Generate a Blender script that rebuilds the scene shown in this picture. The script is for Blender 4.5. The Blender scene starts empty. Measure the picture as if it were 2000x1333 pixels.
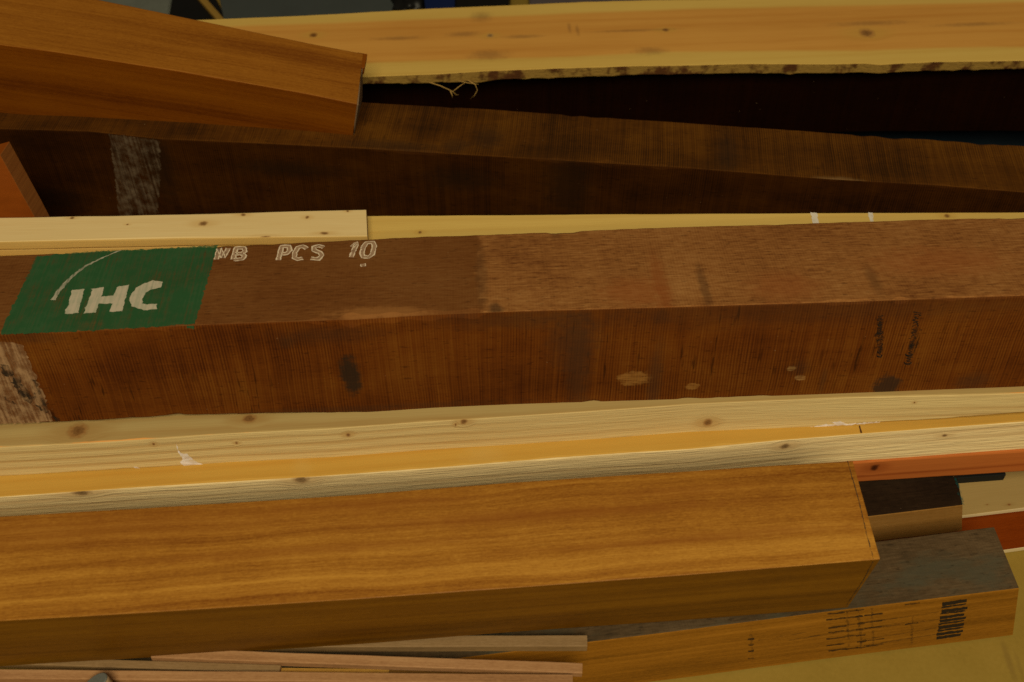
import bpy, bmesh, math, random
from mathutils import Vector, Matrix, noise as mnoise
from mathutils.geometry import tessellate_polygon

# ------------------------------------------------------------------ camera, light, exposure
sc = bpy.context.scene
COL = sc.collection
CAM = (0, -1.25, 1.42)
cd = bpy.data.cameras.new('camera')
cam = bpy.data.objects.new('camera', cd); COL.objects.link(cam)
cam.location = CAM
cam.rotation_euler = (math.radians(43.0), 0, 0)
cd.sensor_width = 36; cd.lens = 39.6
cd.clip_start = .05; cd.clip_end = 60
cd.dof.use_dof = True; cd.dof.focus_distance = 1.58; cd.dof.aperture_fstop = 4.5
sc.camera = cam

world = bpy.data.worlds.new('World'); sc.world = world; world.use_nodes = True
bg = world.node_tree.nodes['Background']
bg.inputs[0].default_value = (1, .86, .62, 1); bg.inputs[1].default_value = .035

def area(name, loc, target, sx, sy, power, color):
    l = bpy.data.lights.new(name, 'AREA'); l.shape = 'RECTANGLE'; l.size = sx; l.size_y = sy
    l.energy = power; l.color = color
    o = bpy.data.objects.new(name, l); COL.objects.link(o)
    o.location = loc
    o.rotation_euler = (Vector(target) - Vector(loc)).to_track_quat('-Z', 'Y').to_euler()
    return o
area('workshop_light', (.30, -3.3, 4.05), (-.1, -.1, .2), 2.2, 1.8, 228, (1, .86, .58))

sc.view_settings.view_transform = 'Standard'; sc.view_settings.look = 'None'
sc.view_settings.exposure = 0; sc.view_settings.gamma = 1
sc.view_settings.use_curve_mapping = False
sc.cycles.use_denoising = False
sc.cycles.max_bounces = 6

DATA = {'planed_beam': {'o': [-0.5752, -0.6171, 0.28], 'd': [0.99684, 0.07948, 0.0], 'n': [-0.07889, 0.98941, 0.12187], 'front': [(-0.37, -0.0), (0.0, -0.0), (0.1464, -0.0022), (0.4009, -0.0038), (0.5767, -0.0035), (0.7853, -0.0026), (1.0098, -0.0), (1.0315, -0.0)], 'back': [(-0.37, 0.1327), (-0.0244, 0.1328), (0.2352, 0.131), (0.4008, 0.131), (0.5838, 0.1337), (0.7771, 0.1337), (1.0115, 0.1332), (1.0315, 0.1332)], 'T': [(-0.37, 0.1322), (-0.0472, 0.1347), (0.3872, 0.1371), (0.5972, 0.1343), (0.7721, 0.1388), (1.0138, 0.1429), (1.0315, 0.143)], 'L': [-0.35, -0.35, -0.35], 'R': [1.0098, 1.0115, 1.0068]}, 'large_sleeper': {'o': [-0.0669, -0.5824, 0.125], 'd': [0.99087, 0.13485, 0.0], 'n': [-0.13467, 0.98951, -0.05234], 'front': [(-0.47, 0.0), (0.0, 0.0), (0.2638, -0.0005), (0.4662, 0.0005), (0.7352, 0.0), (0.7854, 0.0)], 'back': [(-0.47, 0.0937), (0.5797, 0.0974), (0.746, 0.098), (0.7854, 0.0982)], 'T': [(-0.47, 0.122), (0.0, 0.122), (0.7352, 0.122), (0.7854, 0.122)], 'L': [-0.45, -0.45, -0.45], 'R': [0.7352, 0.746, 0.7654]}, 'dark_sleeper': {'o': [0.502, -0.3498, 0.093], 'd': [0.9904, 0.13825, 0.0], 'n': [-0.13825, 0.9904, 0.0], 'front': [(-0.62, 0.0), (0.0, 0.0), (0.138, -0.0), (0.1788, -0.0)], 'back': [(-0.62, 0.115), (0.0134, 0.0725), (0.1544, 0.063), (0.1788, 0.0614)], 'T': [(-0.62, 0.071), (0.0, 0.071), (0.138, 0.071), (0.1788, 0.071)], 'L': [-0.6, -0.6, -0.6], 'R': [0.1383, 0.1544, 0.1588]}, 'blockboard': {'o': [0.6717, -0.2992, 0.021], 'd': [0.98919, 0.14663, 0.0], 'n': [-0.14663, 0.98919, 0.0], 'front': [(-0.52, 0.0), (0.0, 0.0), (0.0934, 0.0), (0.4634, 0.0)], 'back': [(-0.52, 0.16), (0.0, 0.16), (0.0934, 0.16), (0.4634, 0.16)], 'T': [(-0.52, -0.0051), (0.0022, 0.0072), (0.0967, 0.0094), (0.4634, 0.018)], 'L': [-0.5, -0.5, -0.5], 'R': [0.4434, 0.4434, 0.4434]}, 'redpanel': {'o': [0.7177, -0.3523, 0.0105], 'd': [0.98794, 0.15483, 0.0], 'n': [-0.15483, 0.98794, 0.0], 'front': [(-0.52, 0.0), (0.0, 0.0), (0.031, 0.0), (0.401, 0.0)], 'back': [(-0.52, 0.2), (0.0, 0.2), (0.031, 0.2), (0.401, 0.2)], 'T': [(-0.52, 0.0095), (0.0, 0.0095), (0.031, 0.0095), (0.401, 0.0095)], 'L': [-0.5, -0.5, -0.5], 'R': [0.381, 0.381, 0.381]}, 'redboard': {'o': [0.48, -0.2972, 0.147], 'd': [0.99614, 0.08779, 0.0], 'n': [-0.08779, 0.99614, 0.0], 'front': [(-0.37, 0.0), (0.0, 0.0), (0.2462, 0.0), (0.5662, 0.0)], 'back': [(-0.37, 0.09), (0.0, 0.09), (0.2462, 0.09), (0.5662, 0.09)], 'T': [(-0.37, 0.0441), (0.0164, 0.0489), (0.264, 0.0519), (0.5662, 0.0556)], 'L': [-0.35, -0.35, -0.35], 'R': [0.5462, 0.5462, 0.5462]}, 'boardC': {'o': [-0.6661, -0.399, 0.21], 'd': [0.99584, 0.09115, 0.0], 'n': [-0.09115, 0.99584, 0.0], 'front': [(-0.37, 0.0), (0.0, 0.0), (0.1691, -0.0008), (0.3695, -0.0043), (0.4642, -0.0046), (0.5761, -0.0047), (0.7237, -0.0029), (0.8129, -0.0033), (0.911, -0.0049), (1.028, -0.0012), (1.1815, -0.0001), (1.3768, -0.0), (1.6968, -0.0)], 'back': [(-0.37, 0.13), (0.0, 0.13), (1.3768, 0.13), (1.6968, 0.13)], 'T': [(-0.37, 0.0419), (1.1496, 0.0648), (1.4003, 0.0686), (1.6968, 0.0731)], 'L': [-0.35, -0.35, -0.35], 'R': [1.6768, 1.6768, 1.6768]}, 'boardA': {'o': [-0.6598, -0.3601, 0.265], 'd': [0.9977, 0.06786, 0.0], 'n': [-0.0676, 0.9939, -0.08716], 'front': [(-0.37, 0.0), (-0.0, 0.0), (0.1399, -0.0004), (0.2806, 0.003), (0.4233, 0.0021), (0.5416, 0.0055), (0.6577, 0.0068), (0.8044, 0.0093), (0.9017, 0.0122), (1.1049, 0.0094), (1.3512, 0.0), (1.6712, -0.0)], 'back': [(-0.37, 0.16), (-0.0, 0.16), (1.3512, 0.16), (1.6712, 0.16)], 'T': [(-0.37, 0.0589), (-0.0167, 0.0549), (0.1557, 0.0539), (0.2703, 0.0586), (0.4543, 0.0581), (0.6573, 0.0586), (0.9081, 0.0626), (1.1152, 0.0539), (1.3631, 0.0392), (1.6712, 0.0357)], 'L': [-0.35, -0.35, -0.35], 'R': [1.6512, 1.6512, 1.6512]}, 'ihc': {'o': [-0.6222, -0.3098, 0.425], 'd': [0.99867, 0.05165, 0.0], 'n': [-0.05145, 0.99486, -0.08716], 'front': [(-0.32, -0.0), (0.0, -0.0), (0.0741, -0.0014), (0.2341, 0.0019), (0.3463, 0.0022), (0.434, 0.002), (0.5157, 0.0051), (0.6234, 0.0058), (0.8335, 0.0027), (1.0391, 0.0009), (1.2664, 0.0), (1.5864, 0.0)], 'back': [(-0.32, 0.1555), (-0.0443, 0.1571), (0.2427, 0.1629), (0.5148, 0.1665), (0.8609, 0.1697), (1.3317, 0.165), (1.5864, 0.1664)], 'T': [(-0.32, 0.1526), (-0.0475, 0.156), (0.1718, 0.1529), (0.4184, 0.1628), (0.6226, 0.1685), (0.8427, 0.167), (1.0724, 0.1702), (1.3193, 0.1734), (1.5864, 0.1767)], 'L': [-0.3, -0.3, -0.3], 'R': [1.5664, 1.5664, 1.5664]}, 'board7': {'o': [-0.7615, -0.0481, 0.25], 'd': [0.99905, 0.0435, 0.0], 'n': [-0.0435, 0.99905, 0.0], 'front': [(-0.42, 0.0), (0.0, 0.0), (1.5454, 0.0), (1.9654, 0.0)], 'back': [(-0.42, 0.1615), (-0.0394, 0.1499), (0.5384, 0.137), (1.0523, 0.1202), (1.5813, 0.1003), (1.9654, 0.0886)], 'T': [(-0.42, 0.03), (0.0, 0.03), (1.5454, 0.03), (1.9654, 0.03)], 'L': [-0.4, -0.4, -0.4], 'R': [1.9454, 1.9454, 1.9454]}, 'board6b': {'o': [-0.7781, 0.0182, 0.262], 'd': [0.99885, 0.048, 0.0], 'n': [-0.048, 0.99885, 0.0], 'front': [(-0.42, 0.0), (0.0, 0.0), (0.2709, -0.0055), (0.4959, 0.0), (0.5315, 0.0)], 'back': [(-0.42, 0.055), (0.0, 0.055), (0.4959, 0.055), (0.5315, 0.055)], 'T': [(-0.42, 0.0115), (0.0, 0.0115), (0.4959, 0.0115), (0.5315, 0.0115)], 'L': [-0.4, -0.4, -0.4], 'R': [0.5115, 0.5115, 0.5115]}, 'board6': {'o': [-0.7712, 0.0162, 0.281], 'd': [0.99974, 0.02301, 0.0], 'n': [-0.02301, 0.99974, 0.0], 'front': [(-0.42, 0.0), (0.0, 0.0), (0.2683, 0.0025), (0.5519, 0.0), (0.5728, 0.0)], 'back': [(-0.42, 0.0522), (-0.0162, 0.0568), (0.2584, 0.0583), (0.5471, 0.0632), (0.5728, 0.0635)], 'T': [(-0.42, 0.0163), (0.0, 0.0163), (0.5519, 0.0163), (0.5728, 0.0163)], 'L': [-0.4, -0.4, -0.4], 'R': [0.5523, 0.5463, 0.5528]}, 'beam4': {'o': [-0.8671, 0.3138, 0.27], 'd': [0.99507, -0.09917, 0.0], 'n': [0.09917, 0.99507, 0.0], 'front': [(-0.47, 0.0), (0.0, 0.0), (0.1535, 0.0081), (0.2806, -0.0006), (0.4631, 0.0049), (0.6142, 0.0073), (0.8706, 0.0081), (1.1639, 0.0089), (1.3813, 0.0028), (1.5514, 0.0041), (1.6905, 0.0), (2.1105, -0.0)], 'back': [(-0.47, 0.1489), (0.5909, 0.1369), (0.8265, 0.1384), (1.1215, 0.1336), (1.4223, 0.1288), (1.7158, 0.1241), (2.1105, 0.1196)], 'T': [(-0.47, 0.2), (0.0, 0.2), (1.6905, 0.2), (2.1105, 0.2)], 'L': [-0.45, -0.45, -0.45], 'R': [2.0905, 2.0905, 2.0905]}, 'leftbeam': {'o': [-0.8152, 0.318, 0.43], 'd': [0.98638, -0.07004, -0.14882], 'n': [0.10015, 0.9735, 0.2056], 'front': [(-0.27, 0.0), (-0.0, 0.0), (0.0794, 0.0039), (0.2824, 0.0067), (0.4895, 0.0041), (0.5712, 0.0), (0.5912, 0.0)], 'back': [(-0.27, 0.1583), (-0.048, 0.146), (0.0386, 0.1368), (0.2525, 0.1259), (0.4681, 0.1149), (0.5623, 0.112), (0.5912, 0.1104)], 'T': [(-0.27, 0.2026), (-0.0438, 0.1716), (0.2658, 0.1368), (0.5644, 0.0885), (0.5912, 0.0849)], 'L': [-0.25, -0.25, -0.25], 'R': [0.5712, 0.5623, 0.5644]}, 'pine': {'o': [-0.5558, 0.4141, 0.275], 'd': [0.99785, 0.06554, 0.0], 'n': [-0.06554, 0.99785, 0.0], 'front': [(-0.0828, 0.0), (0.0, 0.0), (0.2868, 0.0267), (0.4306, 0.0269), (0.5104, 0.0305), (0.5913, 0.0309), (0.6881, 0.0302), (0.7851, 0.0288), (0.8821, 0.0248), (0.9816, 0.0232), (1.1268, 0.012), (1.1965, 0.0099), (1.223, 0.0041), (1.2705, 0.0059), (1.3226, 0.0066), (1.4857, 0.0), (1.9557, 0.0)], 'back': [(-0.0828, 0.2372), (-0.0392, 0.2367), (0.2306, 0.2409), (0.4012, 0.249), (0.5736, 0.2517), (0.7126, 0.2548), (0.8519, 0.2522), (1.5702, 0.2203), (1.9557, 0.2163)], 'T': [(-0.0828, 0.0141), (0.2854, 0.0149), (0.4298, 0.0172), (0.51, 0.0199), (0.5915, 0.0194), (0.689, 0.02), (0.8842, 0.0179), (0.9845, 0.0194), (1.1635, 0.0192), (1.2944, 0.0185), (1.4917, 0.0175), (1.9557, 0.0185)], 'L': [-0.0443, -0.0628, -0.0474], 'R': [1.9357, 1.9357, 1.9357]}, 'beam3': {'o': [-0.297, 0.5286, 0.2615], 'd': [0.99998, 0.00635, 0.0], 'n': [-0.00635, 0.99998, 0.0], 'front': [(-0.52, 0.0), (0.0, 0.0), (1.2898, -0.0), (1.7098, -0.0)], 'back': [(-0.52, 0.14), (0.0, 0.14), (1.2898, 0.14), (1.7098, 0.14)], 'T': [(-0.52, 0.1615), (0.0, 0.1615), (1.2898, 0.1615), (1.7098, 0.1615)], 'L': [-0.5, -0.5, -0.5], 'R': [1.6898, 1.6898, 1.6898]}}
MARK = {'green': [(0.0046, 0.1526), (0.0718, 0.1596), (0.1421, 0.1602), (0.2395, 0.1629), (0.2366, 0.0796), (0.2337, 0.004), (0.1637, 0.0006), (0.097, -0.0009), (0.0028, -0.0025), (-0.0006, 0.0099), (0.0021, 0.0715)], 'stain_edge': [(0.5869, 0.0991)], 'greendrip': [(0.2243, 0.0002), (0.2342, 0.0001), (0.2318, -0.0056), (0.2283, -0.0036), (0.2248, -0.004)], 'I': [(0.0675, 0.0785), (0.0833, 0.0804), (0.0841, 0.0633), (0.0861, 0.0333), (0.0793, 0.0323), (0.0701, 0.0322), (0.0692, 0.0398), (0.0709, 0.05)], 'H': [(0.0931, 0.0799), (0.1076, 0.0826), (0.1081, 0.0633), (0.1235, 0.0646), (0.1236, 0.0817), (0.1382, 0.0852), (0.1392, 0.0602), (0.1402, 0.033), (0.1249, 0.0325), (0.1248, 0.0498), (0.1076, 0.0493), (0.1083, 0.0324), (0.0935, 0.0319), (0.0937, 0.0522)], 'C': [(0.1805, 0.0894), (0.1803, 0.0778), (0.1696, 0.0748), (0.1623, 0.0681), (0.1602, 0.0554), (0.1628, 0.0462), (0.1685, 0.0445), (0.1808, 0.0452), (0.1817, 0.0354), (0.1706, 0.0333), (0.1593, 0.0367), (0.1502, 0.0427), (0.1448, 0.0542), (0.145, 0.0669), (0.1494, 0.0788), (0.1572, 0.0878), (0.1663, 0.0924)], 'arc': [(0.049, 0.06), (0.0516, 0.0794), (0.061, 0.1061), (0.0744, 0.1277), (0.0897, 0.142), (0.1016, 0.1517), (0.1148, 0.1603)], 'stencil': [[(0.2423, 0.1321), (0.2423, 0.1553)], [(0.2423, 0.1553), (0.2506, 0.1354)], [(0.2507, 0.1347), (0.2547, 0.1557)], [(0.2643, 0.1308), (0.2649, 0.1555), (0.2753, 0.1549), (0.2772, 0.147), (0.274, 0.1426), (0.2652, 0.1423)], [(0.274, 0.1426), (0.2779, 0.1377), (0.276, 0.1309), (0.2649, 0.13)], [(0.3236, 0.1259), (0.3249, 0.1552), (0.3344, 0.1547), (0.3367, 0.146), (0.3331, 0.1392), (0.3251, 0.1389)], [(0.3586, 0.1486), (0.3529, 0.1544), (0.3465, 0.1516), (0.3435, 0.1401), (0.3438, 0.1301), (0.3493, 0.126), (0.3552, 0.1279)], [(0.3807, 0.1497), (0.3742, 0.154), (0.3678, 0.1512), (0.3684, 0.1441), (0.3768, 0.139), (0.3796, 0.1327), (0.376, 0.1252), (0.3655, 0.1273)], [(0.4187, 0.1266), (0.4215, 0.1434), (0.4241, 0.1574), (0.418, 0.1483)], [(0.4336, 0.1474), (0.437, 0.1567), (0.4456, 0.157), (0.4482, 0.1497), (0.4457, 0.1312), (0.4412, 0.1253), (0.4341, 0.1264), (0.4319, 0.1335), (0.4336, 0.1474)], [(0.4344, 0.112), (0.4353, 0.1059)]], 'ihcband': [(-0.0404, -0.0113), (0.0009, -0.0134), (0.0208, -0.0175), (0.0225, -0.0546), (0.0239, -0.0995), (0.0215, -0.1529), (-0.008, -0.1564), (-0.0869, -0.1557)], 'scrawl': [[(1.0932, -0.0249), (1.0862, -0.0258), (1.0922, -0.0289), (1.0867, -0.0303)], [(1.0942, -0.0315), (1.0874, -0.0324), (1.0934, -0.0355), (1.0879, -0.0369)], [(1.0908, -0.0374), (1.0941, -0.0396), (1.0935, -0.0433), (1.0904, -0.0419), (1.0891, -0.0386)], [(1.0895, -0.0406), (1.0936, -0.0412)], [(1.0968, -0.0447), (1.0912, -0.0457), (1.0962, -0.0488), (1.0918, -0.0502)], [(1.0937, -0.0507), (1.0985, -0.053), (1.0972, -0.0567), (1.0926, -0.0552), (1.091, -0.0518)], [(1.0915, -0.0539), (1.0976, -0.0546)], [(1.0927, -0.0611), (1.098, -0.058), (1.0999, -0.061), (1.0972, -0.0634)], [(1.0941, -0.0679), (1.1005, -0.0648), (1.1026, -0.0678), (1.0993, -0.0702)], [(1.0963, -0.0747), (1.1015, -0.0716), (1.1034, -0.0746), (1.1007, -0.077)], [(1.0972, -0.0782), (1.1033, -0.0806)], [(1.099, -0.0833), (1.1014, -0.0818), (1.1038, -0.0844)], [(1.1007, -0.0847), (1.1042, -0.087), (1.1035, -0.0908), (1.1002, -0.0894), (1.0989, -0.0859)], [(1.0994, -0.0881), (1.1037, -0.0887)], [(1.1022, -0.0916), (1.1069, -0.094), (1.1057, -0.0978), (1.1012, -0.0963), (1.0996, -0.0928)], [(1.1001, -0.095), (1.106, -0.0957)], [(1.1304, -0.0202), (1.1415, -0.0228)], [(1.1328, -0.0255), (1.1377, -0.024), (1.1418, -0.0267)], [(1.1405, -0.0275), (1.1329, -0.0285), (1.1396, -0.0318), (1.1335, -0.0333)], [(1.1321, -0.0341), (1.1411, -0.0367)], [(1.1343, -0.0394), (1.1382, -0.0379), (1.1416, -0.0406)], [(1.135, -0.0447), (1.1403, -0.0414), (1.1423, -0.0446), (1.1396, -0.0471)], [(1.143, -0.0486), (1.1355, -0.0496), (1.1422, -0.053), (1.1362, -0.0545)], [(1.1418, -0.0556), (1.1363, -0.0567), (1.1414, -0.06), (1.1371, -0.0616)], [(1.1356, -0.066), (1.1424, -0.0628), (1.1447, -0.066), (1.1413, -0.0685)], [(1.144, -0.07), (1.1374, -0.0711), (1.1434, -0.0745), (1.1382, -0.0761)], [(1.1449, -0.0773), (1.1382, -0.0783), (1.1442, -0.0818), (1.1389, -0.0833)], [(1.145, -0.0845), (1.1395, -0.0857), (1.1446, -0.0891), (1.1403, -0.0907)], [(1.1409, -0.0912), (1.147, -0.0938), (1.1452, -0.0979), (1.1393, -0.0962), (1.1373, -0.0924)], [(1.1379, -0.0947), (1.1458, -0.0956)], [(1.1485, -0.0994), (1.1399, -0.1004), (1.1474, -0.104), (1.1406, -0.1055)], [(1.1426, -0.1061), (1.1488, -0.1087), (1.147, -0.1128), (1.141, -0.1111), (1.139, -0.1073)], [(1.1396, -0.1096), (1.1476, -0.1105)]], 'smudge': [[(1.0844, -0.0274), (1.0914, -0.026), (1.0995, -0.0541), (1.1067, -0.0901), (1.104, -0.0963), (1.0975, -0.0915), (1.0924, -0.0581)], [(1.1339, -0.0228), (1.1437, -0.0474), (1.1502, -0.0688), (1.1484, -0.0921), (1.1447, -0.1084), (1.1402, -0.1063), (1.1392, -0.079), (1.1378, -0.0559)]], 'tar': [[(-0.0133, -0.0495), (-0.0031, -0.0537), (-0.0033, -0.0691), (-0.0129, -0.0717), (-0.0167, -0.0622)], [(-0.0036, -0.0629), (0.0024, -0.0725), (0.0034, -0.0883), (-0.0062, -0.0942), (-0.0113, -0.0812)], [(-0.0066, -0.0878), (0.0036, -0.0915), (0.0093, -0.1109), (0.002, -0.1204), (-0.0064, -0.1102)], [(0.0159, -0.0761), (0.021, -0.0779), (0.0221, -0.1017), (0.0222, -0.1343), (0.0178, -0.1391), (0.0115, -0.1273), (0.0129, -0.0982)], [(0.0088, -0.1207), (0.0197, -0.1309), (0.0201, -0.1376), (0.0108, -0.1339)], [(-0.0289, -0.1025), (-0.0207, -0.1127), (-0.0137, -0.1196), (-0.0248, -0.1189)], [(0.0247, -0.1461), (0.0334, -0.1481), (0.0305, -0.1547), (0.0239, -0.1531)]], 'b4band': [(0.1879, -0.001), (0.2323, -0.0018), (0.2773, -0.0025), (0.2642, -0.0649), (0.2325, -0.1732), (0.1546, -0.1892), (0.1743, -0.088)], 'splash': [(0.2208, -0.0133), (0.2235, -0.0294), (0.2319, -0.0343), (0.2376, -0.046), (0.2484, -0.0563), (0.2236, -0.0556), (0.2194, -0.0501), (0.2238, -0.0415)], 'splash2': [(0.1565, -0.0504), (0.1621, -0.049), (0.1671, -0.0536), (0.1623, -0.0541)], 'splash3': [(1.0984, -0.047), (1.1106, -0.0446), (1.1201, -0.05), (1.1079, -0.0526)], 'lipwhite': [(1.0665, -0.0551), (1.0836, -0.0516), (1.1258, -0.0502), (1.1676, -0.0477), (1.1681, -0.0502), (1.1124, -0.0537), (1.0703, -0.0569)], 'w7a': [(1.2412, 0.1139), (1.2525, 0.1134), (1.2482, 0.084), (1.2394, 0.0844)], 'w7b': [(1.333, 0.1099), (1.3411, 0.1095), (1.3364, 0.0887), (1.3305, 0.0878)], 'w7c': [(0.0524, 0.0719), (0.0594, 0.0751), (0.0647, 0.0587), (0.0554, 0.0591)], 'pencil': [[(1.005, 0.1329), (1.0049, 0.0835), (1.0025, 0.0323), (1.002, 0.0006)], [(1.0024, -0.0042), (1.0048, -0.0522), (1.0033, -0.1359)], [(0.7553, -0.0023), (0.8758, -0.0023), (1.0022, 0.0012)]], 'bars': [[(0.6335, -0.0115), (0.6667, -0.0108), (0.6685, -0.0182), (0.6358, -0.0207)], [(0.6355, -0.0217), (0.6685, -0.021), (0.6693, -0.024), (0.6363, -0.0255)], [(0.6369, -0.0298), (0.6735, -0.0299), (0.6745, -0.0363), (0.6396, -0.0383)], [(0.6384, -0.0386), (0.6721, -0.0379), (0.6741, -0.0409), (0.6389, -0.0419)], [(0.6397, -0.0463), (0.6733, -0.0456), (0.6749, -0.0515), (0.6411, -0.0535)], [(0.6413, -0.0552), (0.6785, -0.0553), (0.6791, -0.0605), (0.6437, -0.0622)], [(0.6428, -0.0636), (0.6795, -0.0635), (0.6778, -0.0662), (0.6435, -0.0675)], [(0.6439, -0.0709), (0.68, -0.0707), (0.6821, -0.0777), (0.6469, -0.0797)], [(0.6457, -0.0805), (0.6831, -0.0806), (0.6809, -0.0841), (0.6473, -0.0858)], [(0.647, -0.0885), (0.6836, -0.0884), (0.6844, -0.0944), (0.6484, -0.0961)], [(0.6487, -0.0978), (0.6845, -0.0975), (0.6847, -0.1033), (0.6516, -0.1057)]], 'bars2': [[(0.4773, -0.004), (0.4999, -0.0041), (0.5006, -0.0078), (0.478, -0.0077)], [(0.5016, -0.0028), (0.5169, -0.0029), (0.5177, -0.0066), (0.5024, -0.0065)], [(0.5145, -0.0043), (0.5259, -0.0043), (0.5264, -0.0066), (0.515, -0.0065)], [(0.5812, -0.0042), (0.6009, -0.0043), (0.6017, -0.0074), (0.582, -0.0073)], [(0.4788, -0.0179), (0.5032, -0.0181), (0.504, -0.022), (0.4795, -0.0218)], [(0.5032, -0.0187), (0.5213, -0.0188), (0.5221, -0.0225), (0.5039, -0.0224)], [(0.5174, -0.0186), (0.528, -0.0187), (0.5289, -0.023), (0.5183, -0.0229)], [(0.5294, -0.0186), (0.5544, -0.0188), (0.5552, -0.0223), (0.5302, -0.0221)], [(0.485, -0.0373), (0.5095, -0.0375), (0.5105, -0.0424), (0.486, -0.0421)], [(0.5244, -0.0369), (0.5349, -0.037), (0.536, -0.0418), (0.5254, -0.0417)], [(0.5354, -0.0364), (0.5584, -0.0365), (0.5592, -0.04), (0.5362, -0.0398)], [(0.4878, -0.0505), (0.5096, -0.0507), (0.51, -0.053), (0.4883, -0.0528)], [(0.5253, -0.0515), (0.5361, -0.0516), (0.5372, -0.0566), (0.5264, -0.0565)], [(0.5365, -0.0515), (0.5609, -0.0518), (0.5615, -0.0545), (0.5371, -0.0543)], [(0.593, -0.0541), (0.6116, -0.0542), (0.6123, -0.0572), (0.5937, -0.057)], [(0.4879, -0.0666), (0.5137, -0.0668), (0.5144, -0.0703), (0.4886, -0.07)], [(0.5133, -0.0658), (0.5293, -0.066), (0.5298, -0.0684), (0.5138, -0.0682)], [(0.5283, -0.0676), (0.5422, -0.0677), (0.543, -0.0714), (0.5291, -0.0713)], [(0.4917, -0.0842), (0.5161, -0.0844), (0.5166, -0.0872), (0.4922, -0.0869)], [(0.5328, -0.0834), (0.5461, -0.0836), (0.5472, -0.0885), (0.5339, -0.0884)], [(0.5458, -0.084), (0.5713, -0.0843), (0.5719, -0.0869), (0.5463, -0.0866)], [(0.4968, -0.0975), (0.5218, -0.0978), (0.5227, -0.1021), (0.4976, -0.1018)], [(0.5207, -0.0987), (0.5388, -0.0989), (0.5397, -0.1032), (0.5216, -0.103)], [(0.5354, -0.1005), (0.5496, -0.1007), (0.5501, -0.1033), (0.5359, -0.1031)], [(0.5494, -0.0976), (0.5741, -0.098), (0.5753, -0.103), (0.5505, -0.1027)], [(0.3771, -0.0409), (0.3854, -0.0412), (0.386, -0.0451), (0.3776, -0.0447)], [(0.3791, -0.0554), (0.3875, -0.0557), (0.3881, -0.0597), (0.3797, -0.0593)], [(0.3814, -0.0712), (0.3898, -0.0716), (0.3904, -0.0756), (0.382, -0.0752)], [(0.3842, -0.0908), (0.3927, -0.0912), (0.3933, -0.0952), (0.3848, -0.0948)]], 'inkline': [[(0.5035, -0.0047), (0.5271, -0.107)], [(0.5184, -0.0028), (0.5441, -0.1053)], [(0.5364, -0.0041), (0.561, -0.1036)], [(0.3767, -0.0097), (0.392, -0.1028)], [(0.5995, -0.0359), (0.6163, -0.1106)]], 'inkgrain': [[(0.4855, -0.0395), (0.6347, -0.0341)], [(0.4947, -0.0554), (0.6398, -0.0532)], [(0.435, -0.0579), (0.5361, -0.0518), (0.6204, -0.049)], [(0.4944, -0.0849), (0.6424, -0.0743)], [(0.5461, -0.0973), (0.6468, -0.0907)], [(0.3916, -0.0475), (0.4565, -0.0436)]], 'teal': [(0.1444, 0.0468), (0.1488, 0.0462), (0.1473, 0.03), (0.1437, 0.0125), (0.1408, -0.0013), (0.138, 0.0009), (0.1401, 0.0112), (0.1372, 0.0188), (0.1437, 0.0269)], 'tick': [(1.1478, 0.0137), (1.1499, 0.0135), (1.149, 0.0011), (1.1466, 0.0004)], 'heart_hi': [(0.0116, 0.2119), (0.2319, 0.2117), (0.3766, 0.2131), (0.5193, 0.2128), (0.7084, 0.2159), (0.9155, 0.2152), (1.2128, 0.2088), (1.5624, 0.1999)], 'heart_lo': [(0.0297, 0.0516), (0.3023, 0.0695), (0.3761, 0.0696), (0.4964, 0.0683), (0.594, 0.0669), (0.7293, 0.0646), (0.7906, 0.0673), (0.824, 0.0702), (0.8894, 0.0667), (1.1051, 0.0567), (1.2028, 0.0486), (1.2743, 0.049), (1.3368, 0.05), (1.502, 0.0425)], 'pine_split': [(0.2864, -0.0042), (1.4879, -0.0065)]}
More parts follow.
